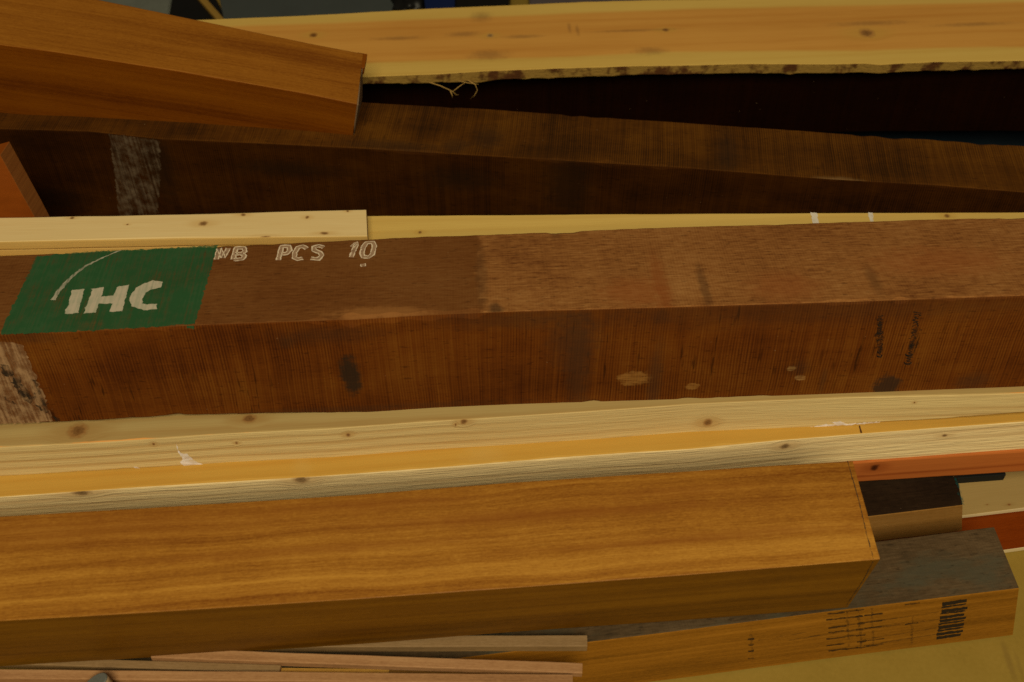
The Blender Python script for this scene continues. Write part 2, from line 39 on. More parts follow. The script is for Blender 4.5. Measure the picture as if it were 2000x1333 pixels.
SPOT = {'ihc_front': [(0.415, -0.0958, 0.0131, 0.0309), (0.7844, -0.1217, 0.0203, 0.0122), (0.8619, -0.1391, 0.0082, 0.0057), (1.1247, -0.1535, 0.0183, 0.0194), (0.7012, -0.0507, 0.0294, 0.0438), (0.7095, -0.1002, 0.0147, 0.0827), (0.8105, -0.1274, 0.0095, 0.0565), (1.2417, -0.1479, 0.0212, 0.0145), (0.3936, -0.0242, 0.0567, 0.0119), (0.3415, -0.0345, 0.0101, 0.0085), (1.0, -0.1126, 0.0123, 0.0131), (0.6233, -0.0134, 0.0766, 0.0118), (0.0347, -0.0079, 0.0307, 0.0083), (0.419, -0.157, 0.1746, 0.0058), (1.0082, -0.0071, 0.3263, 0.0254), (1.0364, -0.1376, 0.0042, 0.021), (0.8093, -0.0159, 0.009, 0.0102), (0.9904, -0.1121, 0.0061, 0.0047), (1.0048, -0.1296, 0.0069, 0.0047)], 'ihc_top': [(0.8692, 0.041, 0.0058, 0.0428), (1.0874, 0.044, 0.0072, 0.0287), (0.8154, 0.044, 0.0091, 0.0612), (0.7803, 0.0358, 0.0387, 0.0253), (0.6033, 0.0129, 0.0089, 0.0098), (0.4586, 0.0142, 0.057, 0.0098), (0.9696, 0.0352, 0.0388, 0.0264), (1.1877, 0.0755, 0.0797, 0.0276), (0.3783, 0.0741, 0.1306, 0.0625), (0.6903, 0.1656, 0.0069, 0.0138), (0.5875, 0.0778, 0.0066, 0.0525)], 'F_top': [(0.0691, 0.1083, 0.2527, 0.0217), (0.4254, 0.1159, 0.1044, 0.0083), (0.5839, 0.087, 0.1833, 0.0095), (0.3411, 0.0616, 0.1792, 0.0059), (0.6764, 0.087, 0.135, 0.0048), (0.7916, 0.1063, 0.0747, 0.007), (0.8737, 0.0452, 0.1095, 0.0053), (0.7318, 0.0411, 0.1206, 0.0039)], 'A_top': [(0.094, 0.0222, 0.0134, 0.014), (0.3157, 0.0282, 0.0095, 0.0085)], 'A_front': [(0.9279, -0.0375, 0.0063, 0.0081), (0.5981, -0.0045, 0.0047, 0.0058), (0.1931, -0.0104, 0.0019, 0.0029), (0.2986, -0.0189, 0.002, 0.0029), (0.4451, -0.0145, 0.0033, 0.0039), (1.2061, -0.0133, 0.0014, 0.002), (0.587, -0.0094, 0.0013, 0.0029)], 'C_front': [(1.0434, -0.0144, 0.0073, 0.007), (0.3883, -0.0046, 0.0112, 0.009), (1.2696, -0.0182, 0.0045, 0.0035), (0.1036, -0.0035, 0.0127, 0.0067)], 'C_top': [(0.6319, 0.0107, 0.0233, 0.012), (0.3897, 0.0107, 0.0108, 0.017)], 'pine': [(0.1976, 0.1696, 0.0076, 0.0088), (0.5256, 0.1463, 0.0067, 0.007), (0.8546, 0.1441, 0.0067, 0.0061), (1.2275, 0.109, 0.0152, 0.0155), (0.4764, 0.1548, 0.0238, 0.007), (0.5852, 0.1389, 0.0285, 0.0052), (0.6756, 0.1629, 0.0029, 0.0141), (0.69, 0.1531, 0.0029, 0.014), (0.5125, 0.2132, 0.0155, 0.0145), (0.5203, 0.0817, 0.0279, 0.0133), (0.8154, 0.0758, 0.0234, 0.01), (1.2437, 0.1417, 0.0578, 0.007), (1.4352, 0.1255, 0.0577, 0.0053), (0.797, 0.1461, 0.0573, 0.0035), (0.3574, 0.1487, 0.0379, 0.0052)], 'b6': [(0.2992, 0.0352, 0.0071, 0.006), (0.3575, 0.0542, 0.0047, 0.0036), (0.4569, 0.0459, 0.0032, 0.0036), (0.0953, 0.053, 0.0039, 0.003), (0.1836, 0.0355, 0.002, 0.0018), (0.3982, 0.0001, 0.0093, 0.0046), (0.487, 0.0085, 0.007, 0.0035), (0.5181, 0.059, 0.0024, 0.0024)], 'b7': [(0.6224, 0.0943, 0.0032, 0.0036), (1.4567, 0.097, 0.0049, 0.0049)], 'red': [(0.033, -0.0147, 0.0069, 0.0075)], 'b4_front': [(0.2631, -0.054, 0.0246, 0.0796), (0.0509, -0.1526, 0.0376, 0.03), (0.4858, -0.0512, 0.0801, 0.0155), (0.9652, -0.0485, 0.0342, 0.0654), (0.7839, -0.0517, 0.0523, 0.022)], 'b4_top': [(0.8226, 0.0562, 0.0256, 0.0281), (0.7741, 0.0302, 0.0212, 0.0166), (1.4016, 0.0022, 0.0328, 0.0066), (0.6638, 0.0193, 0.0764, 0.0137), (1.2231, 0.0542, 0.0168, 0.0553)], 'board16': [(0.0739, 0.0085, 0.003, 0.0022), (0.0414, 0.0133, 0.0015, 0.0013)]}
PT = {'slat_a': [[-0.4279, -0.5608, 0.1415], [0.0933, -0.5594, 0.1415], 0.0155, 0.0135], 'slat_b': [[-0.4407, -0.5809, 0.15], [0.0854, -0.6013, 0.15], 0.0135, 0.011], 'slat_d': [[-0.7245, -0.5856, 0.1445], [-0.2826, -0.6009, 0.1445], 0.0105, 0.0125], 'slat_e': [[-0.4397, -0.5998, 0.137], [-0.1506, -0.6018, 0.137], 0.0145, 0.0095], 'slat_g': [[-0.3654, -0.5985, 0.1325], [-0.0598, -0.6016, 0.1325], 0.0145, 0.0075], 'slat_c': [[-0.7446, -0.6088, 0.1515], [0.0729, -0.6168, 0.1515], 0.0125, 0.0135], 'slat_f': [[-0.747, -0.6163, 0.1385], [0.0372, -0.6242, 0.1385], 0.022, 0.0115], 'dowel': [-0.4916, -0.64, 0.172], 'lean': [[-0.84, 0.1112, 0.3497], [-0.7707, 0.1112, 0.371], [-0.7573, 0.1112, 0.253], [-0.7469, 0.1112, 0.1422], [-0.9145, 0.1112, 0.1422]], 'pan_a': [-1.0844, 1.268, 0.04], 'bg1': [-1.0394, 1.0813, 0.0], 'bg2': [-0.757, 1.1035, 0.0], 'strip0': [-0.7252, 1.1607, 0.02], 'strip1': [-0.6685, 1.0792, 0.02], 'strip2': [-0.7389, 1.1886, 0.02], 'gp0': [-0.6984, 1.1435, 0.03], 'gp1': [-0.2793, 1.0937, 0.03], 'gp2': [-0.6568, 1.0429, 0.03], 'bag': [-0.2398, 1.091, 0.05], 'crate': [-0.1675, 1.0866, 0.05], 'dark1': [-0.071, 1.0978, 0.05], 'gp3': [0.1815, 1.1515, 0.02], 'floorsmear': [0.6771, -0.5209, 0.0], 'tube0': [0.6205, 0.5956, 0.03], 'tube1': [0.8524, 0.6126, 0.03], 'tube2': [1.0427, 0.6229, 0.03], 'tan0': [0.0998, -0.5529, 0.0], 'tan1': [0.7482, -0.3591, 0.0], 'bar0': [0.6514, -0.2325, 0.036], 'bar1': [0.7463, -0.2238, 0.036]}

# ------------------------------------------------------------------ shader helpers
def lin(c):
    c /= 255.
    return c / 12.92 if c <= .04045 else ((c + .055) / 1.055) ** 2.4
def chip(r, g, b, k=1.):
    """base colour of a wood or paint sample noted under the warm workshop lamp"""
    return (min(.9, lin(r) / .75 * k), min(.9, lin(g) / .65 * k), min(.9, lin(b) / .45 * k))

class S:
    def __init__(s, g, k): s.g, s.k = g, k
    def _m(s, op, o, rev=False):
        a, b = (o, s) if rev else (s, o)
        return s.g.m(op, a, b)
    def __add__(s, o): return s._m('ADD', o)
    __radd__ = __add__
    def __sub__(s, o): return s._m('SUBTRACT', o)
    def __rsub__(s, o): return s._m('SUBTRACT', o, True)
    def __mul__(s, o): return s._m('MULTIPLY', o)
    __rmul__ = __mul__
    def __truediv__(s, o): return s._m('DIVIDE', o)

class G:
    def __init__(s, name):
        s.mat = bpy.data.materials.new(name); s.mat.use_nodes = True
        s.nt = s.mat.node_tree; s.nt.nodes.clear()
        s.out = s.nt.nodes.new('ShaderNodeOutputMaterial')
        t = s.nt.nodes.new('ShaderNodeTexCoord'); sp = s.nt.nodes.new('ShaderNodeSeparateXYZ')
        s.nt.links.new(t.outputs['Object'], sp.inputs[0])
        s.x, s.y, s.z = (S(s, sp.outputs[i]) for i in range(3))
    def put(s, inp, v):
        if isinstance(v, S): s.nt.links.new(v.k, inp)
        elif isinstance(v, tuple): inp.default_value = (*v, 1) if len(v) == 3 and inp.type == 'RGBA' else v
        else: inp.default_value = v
    def m(s, op, a, b=0., clamp=False):
        n = s.nt.nodes.new('ShaderNodeMath'); n.operation = op; n.use_clamp = clamp
        s.put(n.inputs[0], a); s.put(n.inputs[1], b); return S(s, n.outputs[0])
    def vec(s, x, y, z=0.):
        n = s.nt.nodes.new('ShaderNodeCombineXYZ')
        for i, v in enumerate((x, y, z)): s.put(n.inputs[i], v)
        return S(s, n.outputs[0])
    def noise(s, x, y, z=0., detail=2., rough=.5):
        n = s.nt.nodes.new('ShaderNodeTexNoise')
        s.put(n.inputs['Vector'], s.vec(x, y, z)); n.inputs['Scale'].default_value = 1
        n.inputs['Detail'].default_value = detail; n.inputs['Roughness'].default_value = rough
        return S(s, n.outputs[0])
    def smooth(s, a, lo, hi, t0=0., t1=1.):
        n = s.nt.nodes.new('ShaderNodeMapRange'); n.interpolation_type = 'SMOOTHSTEP'
        s.put(n.inputs['Value'], a)
        for k, v in (('From Min', lo), ('From Max', hi), ('To Min', t0), ('To Max', t1)): s.put(n.inputs[k], v)
        return S(s, n.outputs[0])
    def mix(s, f, a, b, blend='MIX'):
        n = s.nt.nodes.new('ShaderNodeMix'); n.data_type = 'RGBA'; n.blend_type = blend
        s.put(n.inputs[0], f); s.put(n.inputs[6], a); s.put(n.inputs[7], b)
        return S(s, n.outputs[2])
    def ramp(s, f, stops):
        n = s.nt.nodes.new('ShaderNodeValToRGB'); e = n.color_ramp.elements
        while len(e) < len(stops): e.new(.5)
        for q, (p, c) in zip(e, stops): q.position = p; q.color = (*c, 1)
        s.put(n.inputs[0], f); return S(s, n.outputs[0])
    def curve1(s, a, pts, lo, hi):
        """piecewise value of coordinate a through pts (position, value), used for wandering bands"""
        n = s.nt.nodes.new('ShaderNodeValToRGB'); e = n.color_ramp.elements
        while len(e) < len(pts): e.new(.5)
        x0, x1 = pts[0][0], pts[-1][0]
        for q, (p, v) in zip(e, pts):
            q.position = (p - x0) / (x1 - x0); c = (v - lo) / (hi - lo); q.color = (c, c, c, 1)
        s.put(n.inputs[0], (a - x0) * (1 / (x1 - x0)))
        return S(s, n.outputs[0]) * (hi - lo) + lo
    def finish(s, col, rough=.6, height=None, bump=.3, dist=.001, alpha=None, spec=.15):
        p = s.nt.nodes.new('ShaderNodeBsdfPrincipled')
        s.put(p.inputs['Base Color'], col); s.put(p.inputs['Roughness'], rough)
        p.inputs['Specular IOR Level'].default_value = spec
        if height is not None:
            b = s.nt.nodes.new('ShaderNodeBump'); b.inputs['Strength'].default_value = bump
            b.inputs['Distance'].default_value = dist
            s.put(b.inputs['Height'], height); s.nt.links.new(b.outputs[0], p.inputs['Normal'])
        sh = p.outputs[0]
        if alpha is not None:
            t = s.nt.nodes.new('ShaderNodeBsdfTransparent'); mx = s.nt.nodes.new('ShaderNodeMixShader')
            s.put(mx.inputs[0], alpha); s.nt.links.new(t.outputs[0], mx.inputs[1]); s.nt.links.new(sh, mx.inputs[2])
            sh = mx.outputs[0]
        s.nt.links.new(sh, s.out.inputs[0])
        return s.mat
    def ax(s, face): return {'top': s.y, 'front': s.z, 'end': s.y}[face]

def stains(g, col, q, spots, seed):
    """irregular marks of their own colour on the wood: (x, v, half length, half height), colour, strength, softness"""
    wob = None
    for (x0, v0, a, b), c, k, soft in spots:
        dx = (g.x - x0) * (1 / a); dv = (q - v0) * (1 / b)
        d = g.m('SQRT', dx * dx + dv * dv)
        if wob is None:
            wob = (g.noise(g.x * 38, q * 90, seed, 5., .7) - .5) * 1.6 + (g.noise(g.x * 150, q * 60, seed + 1, 3., .6) - .5) * .9
        m = g.smooth(d + wob, 1 - soft, 1 + soft, k, 0.)
        if soft < .25: m = m * g.smooth(g.noise(g.x * 45, q * 380, seed + 7, 3., .65), .34, .56, .25, 1.)
        col = g.mix(m, col, c)
    return col

def planed(name, face, dark, mid, light, seed, wav=.004, rough=.45, spots=(), contrast=1., fig=1., zs=(), tint=(1, 1, 1)):
    dark, mid, light = (tuple(min(.9, a * b) for a, b in zip(c, tint)) for c in (dark, mid, light))
    g = G(name); v = g.ax(face); x = g.x
    q = v + (g.noise(x * 4.2, v * 8, seed) - .5) * (wav * 3.6) + (g.noise(x * .8, v * 3, seed + 3) - .5) * (wav * 9)
    a = g.noise(x * .7, q * 17, seed, 2.); a2 = g.noise(x * .9, q * 48, seed + 2, 2.); b = g.noise(x * 1.6, q * 120, seed + 5, 3.)
    c = g.noise(x * 5, q * 360, seed + 9, 3., .6); w = g.noise(x * 14, v * 30, seed + 21, 3.)
    d = g.noise(x * 90, q * 620, seed + 29, 2.)
    t = (a - .5) * (1.5 * contrast) + (a2 - .5) * (.8 * contrast) + (b - .5) * (.7 * contrast) + (c - .5) * (.5 * contrast) + (w - .5) * (.4 * fig) + (d - .5) * .6 + (g.noise(x * 260, v * 520, seed + 33, 1.) - .5) * .4 + .5
    col = g.ramp(t, [(.08, dark), (.5, mid), (.92, light)])
    p = g.smooth(g.noise(x * 30, q * 700, seed + 11, 1.), .56, .74)
    col = g.mix(p * .16, col, tuple(k * .5 for k in dark))
    col = zones(g, col, v, zs, seed)
    col = stains(g, col, v, spots, seed)
    return g.finish(col, g.m('ADD', (c - .5) * .25, rough), c * .5 - p * .7, .2, .0005, spec=.14)

def zones(g, col, v, zs, seed):
    """stretches of the length with a colour of their own, ending at a straight but slightly ragged line"""
    for x0, sl, c, k, side in zs:
        e = g.x - x0 - v * sl + (g.noise(g.x * 30, v * 50, seed + 50, 4., .65) - .5) * .045
        m = g.smooth(e, -.006, .006, 1. if side < 0 else 0., 0. if side < 0 else 1.)
        col = g.mix(m * k, col, c)
    return col

def sawn(name, face, dark, mid, light, seed, k=(1., .8, .5, .7), rough=.8, spots=(), grey=None, bump=.5, slant=0., zs=(), spec=.08, burn=.0, period=.0037, tint=(1, 1, 1)):
    """rough sawn timber: saw lines across the length, fibre along it, blotches"""
    dark, mid, light = (tuple(a * b for a, b in zip(c, tint)) for c in (dark, mid, light))
    g = G(name); v = g.ax(face); x = g.x
    s_ = x + v * slant + (g.noise(x * 5, v * 4, seed) - .5) * .012
    l1 = g.noise(s_ * 480, v * 5, seed, 1.); l2 = g.noise(s_ * 60, v * 2.2, seed + 3, 2.); l3 = g.noise(s_ * 9, v * 2.5, seed + 4, 2.)
    am = g.smooth(g.noise(x * 4, v * 6, seed + 23, 2.), .35, .65)
    sn = g.m('SINE', s_ * (6.2832 / period) + (g.noise(x * 9, v * 2.5, seed + 19, 1.) - .5) * 12) * (am * .8 + .2)
    fib = g.noise(x * 34, v * 330, seed + 6, 3., .6); blo = g.noise(x * 5, v * 11, seed + 8, 4., .6)
    f2 = g.noise(x * 90, v * 240, seed + 26, 3., .7)
    t = (l1 - .5) * (k[0] * .65) + sn * (k[0] * .20) + (l2 - .5) * (k[1] * .6) + (l3 - .5) * (k[1] * .7) + (fib - .5) * k[2] + (f2 - .5) * (k[2] * .8) + (blo - .5) * (k[3] * 1.4) + .5
    col = g.ramp(t, [(.08, dark), (.5, mid), (.92, light)])
    if grey:
        gm = g.smooth(g.noise(x * 7 + 4, v * 16, seed + 31, 5., .65), .46, .66)
        col = g.mix(gm * .7, col, grey)
    col = zones(g, col, v, zs, seed)
    dots = g.smooth(g.noise(x * 75, v * 230, seed + 13, 2.), .60, .72)
    col = g.mix(dots * .45, col, tuple(c * .4 for c in dark))
    if burn:
        bm_ = g.smooth(g.noise(s_ * 170, v * 16, seed + 41, 2., .6), .60, .70) * g.smooth(g.noise(x * 6, v * 8, seed + 43, 3.), .47, .60)
        col = g.mix(bm_ * burn, col, tuple(c * .22 for c in mid))
        pale = g.smooth(g.noise(s_ * 120, v * 9, seed + 45, 3., .6), .60, .74) * g.smooth(g.noise(x * 4, v * 6, seed + 47, 3.), .50, .62)
        col = g.mix(pale * (burn * .45), col, light)
    specks = g.smooth(g.noise(x * 210, v * 210, seed + 17, 1.), .79, .82)
    col = g.mix(specks * .35, col, (.32, .22, .12))
    col = stains(g, col, v, spots, seed)
    return g.finish(col, rough, l1 * .5 + sn * .25 + fib * .6 + l2 * .3, bump, .0012, spec=spec)

def pine(name, face, base, ring, seed, knots=(), freq=230, amt=.5, rough=.6, spots=(), heart=None, raised=0., tone=.6, lip=None, tint=(1, 1, 1)):
    mul = lambda c: tuple(min(.9, a * b) for a, b in zip(c, tint))
    base, ring = mul(base), mul(ring)
    if heart: heart = ((mul(heart[0][0]), mul(heart[0][1])),) + tuple(heart[1:])
    g = G(name); v = g.ax(face); x = g.x
    q = v + (g.noise(x * 1.7, v * 6, seed) - .5) * .010
    for kn in knots:
        (x0, v0, a, b) = kn[:4]
        dx = (x - x0) * (1 / (a * 2.2)); dv = (v - v0) * (1 / (b * 1.6))
        q = q - (v - v0) * g.smooth(dx * dx + dv * dv, .15, 2.6, .75, 0.)
    broad = g.noise(x * .5, q * 34, seed + 2, 3.)
    ph = q * freq + (g.noise(x * .9, q * 16, seed + 7, 2.) - .5) * 9
    line = g.m('SINE', ph); line = g.m('POWER', g.m('MAXIMUM', line * .5 + .5, 0.), 2.2)
    fib = g.noise(x * 13, q * 480, seed + 9, 3.)
    lm = g.smooth(g.noise(x * .8, q * 20, seed + 4, 2.), .35, .68)
    blo = g.noise(x * 3, v * 8, seed + 14, 3.)
    f = line * lm * amt + (broad - .5) * tone + (fib - .5) * .55 + (blo - .5) * .5 + .12
    col = g.mix(g.m('MULTIPLY', g.m('MAXIMUM', f, 0.), 1., True), base, ring)
    if heart:
        hc, up, lo = heart
        ha = g.curve1(x, up, 0., .4) + (g.noise(x * 6, 2., seed, 3.) - .5) * .006
        hb = g.curve1(x, lo, -.1, .3) + (g.noise(x * 6, 7., seed, 3.) - .5) * .006
        mk_ = g.smooth(v - ha + (fib - .5) * .006, -.010, .006, 1., 0.) * g.smooth(v - hb + (fib - .5) * .006, -.005, .008)
        hcol = g.mix(g.m('MULTIPLY', g.m('MAXIMUM', f * 1.1, 0.), 1., True), hc[0], hc[1])
        col = g.mix(mk_, col, hcol)
    if lip:
        ln = g.noise(x * 9, 3., seed + 60, 4., .6)
        col = g.mix(g.smooth(v - (ln - .42) * .016, -.0005, .0015, 1., 0.) * .8, col, lip)
    for kn in knots:
        (x0, v0, a, b), kc = kn[:4], (kn[4] if len(kn) > 4 else (.10, .035, .008))
        dx = (x - x0) * (1 / a); dv = (v - v0) * (1 / b)
        d = g.m('SQRT', dx * dx + dv * dv) + (g.noise(x * 140, v * 170, seed, 4., .65) - .5) * 1.1
        hx = dx * .45; hd = g.m('SQRT', hx * hx + dv * dv) + (g.noise(x * 60, v * 200, seed + 71, 3.) - .5) * .8
        col = g.mix(g.smooth(hd, .5, 2.2, .5, 0.), col, ring)
        rg = g.m('SINE', d * 9. + 1.) * .3 + .62
        col = g.mix(g.smooth(d, .45, 1.25, .85, 0.), col, g.mix(rg, tuple(k * .3 for k in kc), kc))
        col = g.mix(g.smooth(d, .10, .34, .6, 0.), col, tuple(k * .25 for k in kc))
    col = stains(g, col, v, spots, seed)
    h = fib * .5 - line * lm * .3
    if raised: h = h + g.noise(x * 16, q * 210, seed + 40, 4., .6) * raised
    return g.finish(col, rough, h, .4 if not raised else .8, .0008 if not raised else .002, spec=.12)

def endgrain(name, c, seed):
    g = G(name)
    r = g.m('SQRT', (g.y - .1) * (g.y - .1) + (g.z + .25) * (g.z + .25))
    l = g.m('SINE', r * 700 + g.noise(g.y * 40, g.z * 40, seed) * 5) * .5 + .5
    n = g.noise(g.y * 500, g.z * 500, seed, 3.)
    return g.finish(g.mix(l * .3 + n * .4, c, tuple(k * .45 for k in c)), .85, n, .4)

def paint(name, color, lo, hi, seed, face='top', kx=260., kv=14., color2=None, rough=.7, blot=.6, full=.95):
    """worn brushed paint or ink: the saw lines of the wood show through where it did not take"""
    g = G(name); v = g.ax(face)
    a = g.noise(g.x * kx, v * kv, seed, 2.); b = g.noise(g.x * 60, v * 60, seed + 5, 4., .65); c = g.noise(g.x * 14, v * 14, seed + 6, 3.)
    f = a * .8 + b * blot + (c - .5) * .5
    col = color
    if color2: col = g.mix(g.smooth(b + (a - .5), .35, .65), color, color2)
    return g.finish(col, rough, a, .3, .0006, alpha=g.smooth(f, lo, hi, full, 0.), spec=.25)

# ------------------------------------------------------------------ object helpers
def tag(o, label=None, cat=None, group=None, kind=None):
    if label: o['label'] = label
    if cat: o['category'] = cat
    if group: o['group'] = group
    if kind: o['kind'] = kind
    return o

def link(name, me, parent=None):
    o = bpy.data.objects.new(name, me); COL.objects.link(o)
    if parent is not None: o.parent = parent
    return o

def itp(poly, x):
    if x <= poly[0][0]: return poly[0][1]
    for (a, ya), (b, yb) in zip(poly, poly[1:]):
        if x <= b: return ya + (yb - ya) * (x - a) / (b - a) if b > a else yb
    return poly[-1][1]

def frame(d):
    X = Vector(d['d']); Y = Vector(d['n']); Z = X.cross(Y).normalized()
    m = Matrix((X, Y, Z)).transposed().to_4x4(); m.translation = Vector(d['o'])
    return m

def plank(name, key, mats, r=.0015, chips=0., wear=.0, step=.012, ragged=0., seed=0, rb=None):
    """a sawn length of timber: four long edges following measured lines, worn arrises, cut ends.
    local axes: x along, y back, z up; the top front edge runs near y = 0, z = 0"""
    d = DATA[key]; L, R = d['L'], d['R']
    n = max(8, int((R[0] - L[0]) / step))
    me = bpy.data.meshes.new(name); vs = []; fs = []; mi = []
    rb = r if rb is None else rb
    def nz(x, s, f=9.): return mnoise.noise(Vector((x * f, s * 7.31 + seed * 3.7, .5)))
    per = None
    for i in range(n + 1):
        t = i / n
        def X(k): return L[k] + (R[k] - L[k]) * t
        xft, xbt, xfb = X(0), X(1), X(2); xbb = xbt + xfb - xft
        T = itp(d['T'], xft)
        j = lambda s, f=9.: wear * (nz(xft, s, f) + .6 * nz(xft, s + 20, f * 4) + .35 * nz(xft, s + 40, f * 13))
        rag = lambda s: -ragged * max(0., nz(xft, s, 16) + .7 * nz(xft, s + 9, 60) - .15)
        pts = [Vector((xft, itp(d['front'], xft) + abs(j(1)) * .15, 0)),
               Vector((xbt, itp(d['back'], xbt) + j(3), 0)),
               Vector((xbb, itp(d['back'], xbb) + j(5), -T + j(6))),
               Vector((xfb, itp(d['front'], xfb) + abs(j(7)) * .15, -itp(d['T'], xfb) + j(8) + rag(11)))]
        ring = []
        for k in range(4):
            p, a, b = pts[k], pts[k - 1], pts[(k + 1) % 4]
            rr = r if k < 2 else rb
            rr = rr * (1 + .5 * nz(xft, 60 + k, 12)) + wear * 1.2 * max(0., nz(xft, 70 + k, 7) + .8 * nz(xft, 75 + k, 40))
            if chips: rr += chips * max(0., nz(xft, 80 + k, 11) + .7 * nz(xft, 84 + k, 45) - .28)
            rr = max(.0004, rr)
            ua, ub = (a - p).normalized(), (b - p).normalized()
            pa, pb = p + ua * rr, p + ub * rr
            ring += [pa, p + (ua + ub) * (rr * .2929), pb]
        per = len(ring); vs += ring
    # ring order: front-top corner 0..2, back-top 3..5, back-bottom 6..8, front-bottom 9..11
    side = [1, 0, 0, 0, 2, 2, 2, 2, 2, 2, 1, 1]
    for i in range(n):
        for k in range(per):
            a, b = i * per + k, i * per + (k + 1) % per
            fs.append((a, b, b + per, a + per)); mi.append(side[k])
    fs.append(tuple(range(per))); mi.append(3)
    fs.append(tuple(range(n * per, (n + 1) * per))[::-1]); mi.append(3)
    me.from_pydata([tuple(v) for v in vs], [], fs)
    for m in mats: me.materials.append(m)
    for p, k in zip(me.polygons, mi): p.material_index = min(k, len(mats) - 1)
    bm = bmesh.new(); bm.from_mesh(me); bmesh.ops.recalc_face_normals(bm, faces=bm.faces); bm.to_mesh(me); bm.free()
    o = link(name, me); o.matrix_world = frame(d); o['_key'] = key
    del o['_key']
    return o

def on_face(key, face, pts, lift=.0004):
    d = DATA[key]
    if face == 'top': return [(x, y, lift) for x, y in pts]
    return [(x, itp(d['front'], x) - lift, z) for x, z in pts]

def dense(pts, step, closed=True):
    out = []
    n = len(pts)
    for i in range(n if closed else n - 1):
        a, b = pts[i], pts[(i + 1) % n]
        k = max(1, int(math.hypot(b[0] - a[0], b[1] - a[1]) / step))
        out += [(a[0] + (b[0] - a[0]) * t / k, a[1] + (b[1] - a[1]) * t / k) for t in range(k)]
    if not closed: out.append(pts[-1])
    return out

def decals(name, parent, key, face, polys, mat, rough_edge=.0006, lift=.0004, seed=1):
    """flat marks lying on a face, outlines a little ragged as brushed paint is"""
    rnd = random.Random(seed); me = bpy.data.meshes.new(name); vs = []; fs = []
    for pl in polys:
        q = [(x + rnd.gauss(0, rough_edge), y + rnd.gauss(0, rough_edge)) for x, y in dense(pl, .003)]
        b = len(vs); vs += on_face(key, face, q, lift)
        fs += [tuple(b + i for i in t) for t in tessellate_polygon([[Vector((x, y, 0)) for x, y in q]])]
    me.from_pydata(vs, [], fs); me.materials.append(mat)
    bm = bmesh.new(); bm.from_mesh(me)
    for f in bm.faces:
        f.normal_update()
        if (face == 'top' and f.normal.z < 0) or (face == 'front' and f.normal.y > 0): f.normal_flip()
    bm.to_mesh(me); bm.free()
    return link(name, me, parent)

def ribbons(name, parent, key, face, lines, width, mat, lift=.0005, seed=1, jit=.0003, taper=None):
    rnd = random.Random(seed); me = bpy.data.meshes.new(name); vs = []; fs = []
    for ln in lines:
        p = dense(ln, .003, False)
        b = len(vs)
        for i, (x, y) in enumerate(p):
            a, c = p[max(0, i - 1)], p[min(len(p) - 1, i + 1)]
            dx, dy = c[0] - a[0], c[1] - a[1]; l = math.hypot(dx, dy) or 1
            w = width * .5 * (taper(i / max(1, len(p) - 1)) if taper else 1)
            nx, ny = -dy / l, dx / l
            wl, wr = w + rnd.gauss(0, jit), w + rnd.gauss(0, jit)
            vs += on_face(key, face, [(x + nx * wl, y + ny * wl), (x - nx * wr, y - ny * wr)], lift)
        for i in range(len(p) - 1):
            k = b + 2 * i; fs.append((k, k + 1, k + 3, k + 2))
    me.from_pydata(vs, [], fs); me.materials.append(mat)
    return link(name, me, parent)

def offset(ln, w):
    p = dense(ln, .0025, False); L_, R_ = [], []
    for i, (x, y) in enumerate(p):
        a, c = p[max(0, i - 1)], p[min(len(p) - 1, i + 1)]
        dx, dy = c[0] - a[0], c[1] - a[1]; l = math.hypot(dx, dy) or 1
        L_.append((x - dy / l * w, y + dx / l * w)); R_.append((x + dy / l * w, y - dx / l * w))
    return L_, R_

def box_between(name, a, b, w, t, mats, depth_dir=-1, r=.0012, seed=0, parent=None):
    """small square lath: back top edge a-b, width w towards the front, thickness t"""
    a, b = Vector(a), Vector(b); X = (b - a).normalized(); Y = Vector((-X.y, X.x, 0)).normalized(); Z = X.cross(Y)
    Ln = (b - a).length
    DATA[name + str(seed)] = dict(o=tuple(a - Y * w), d=tuple(X), n=tuple(Y), front=[(0, 0.), (Ln, 0.)], back=[(0, w), (Ln, w)], T=[(0, t), (Ln, t)], L=[0, 0, 0], R=[Ln, Ln + .0005, Ln])
    return plank(name, name + str(seed), mats, r=r, wear=.0003, step=.02, seed=seed)

def prism(name, poly, dvec, mat, bevel=.001, mats=None):
    """solid from a planar outline pushed along dvec"""
    bm = bmesh.new(); o3 = Vector(poly[0])
    vs = [bm.verts.new(Vector(p) - o3) for p in poly]; f = bm.faces.new(vs)
    r = bmesh.ops.extrude_face_region(bm, geom=[f])
    for v in r['geom']:
        if isinstance(v, bmesh.types.BMVert): v.co += Vector(dvec)
    bmesh.ops.recalc_face_normals(bm, faces=bm.faces)
    if bevel: bmesh.ops.bevel(bm, geom=list(bm.edges), offset=bevel, segments=2, affect='EDGES', profile=.6)
    me = bpy.data.meshes.new(name); bm.to_mesh(me); bm.free()
    for m in (mats or [mat]): me.materials.append(m)
    o = link(name, me); o.location = o3
    return o

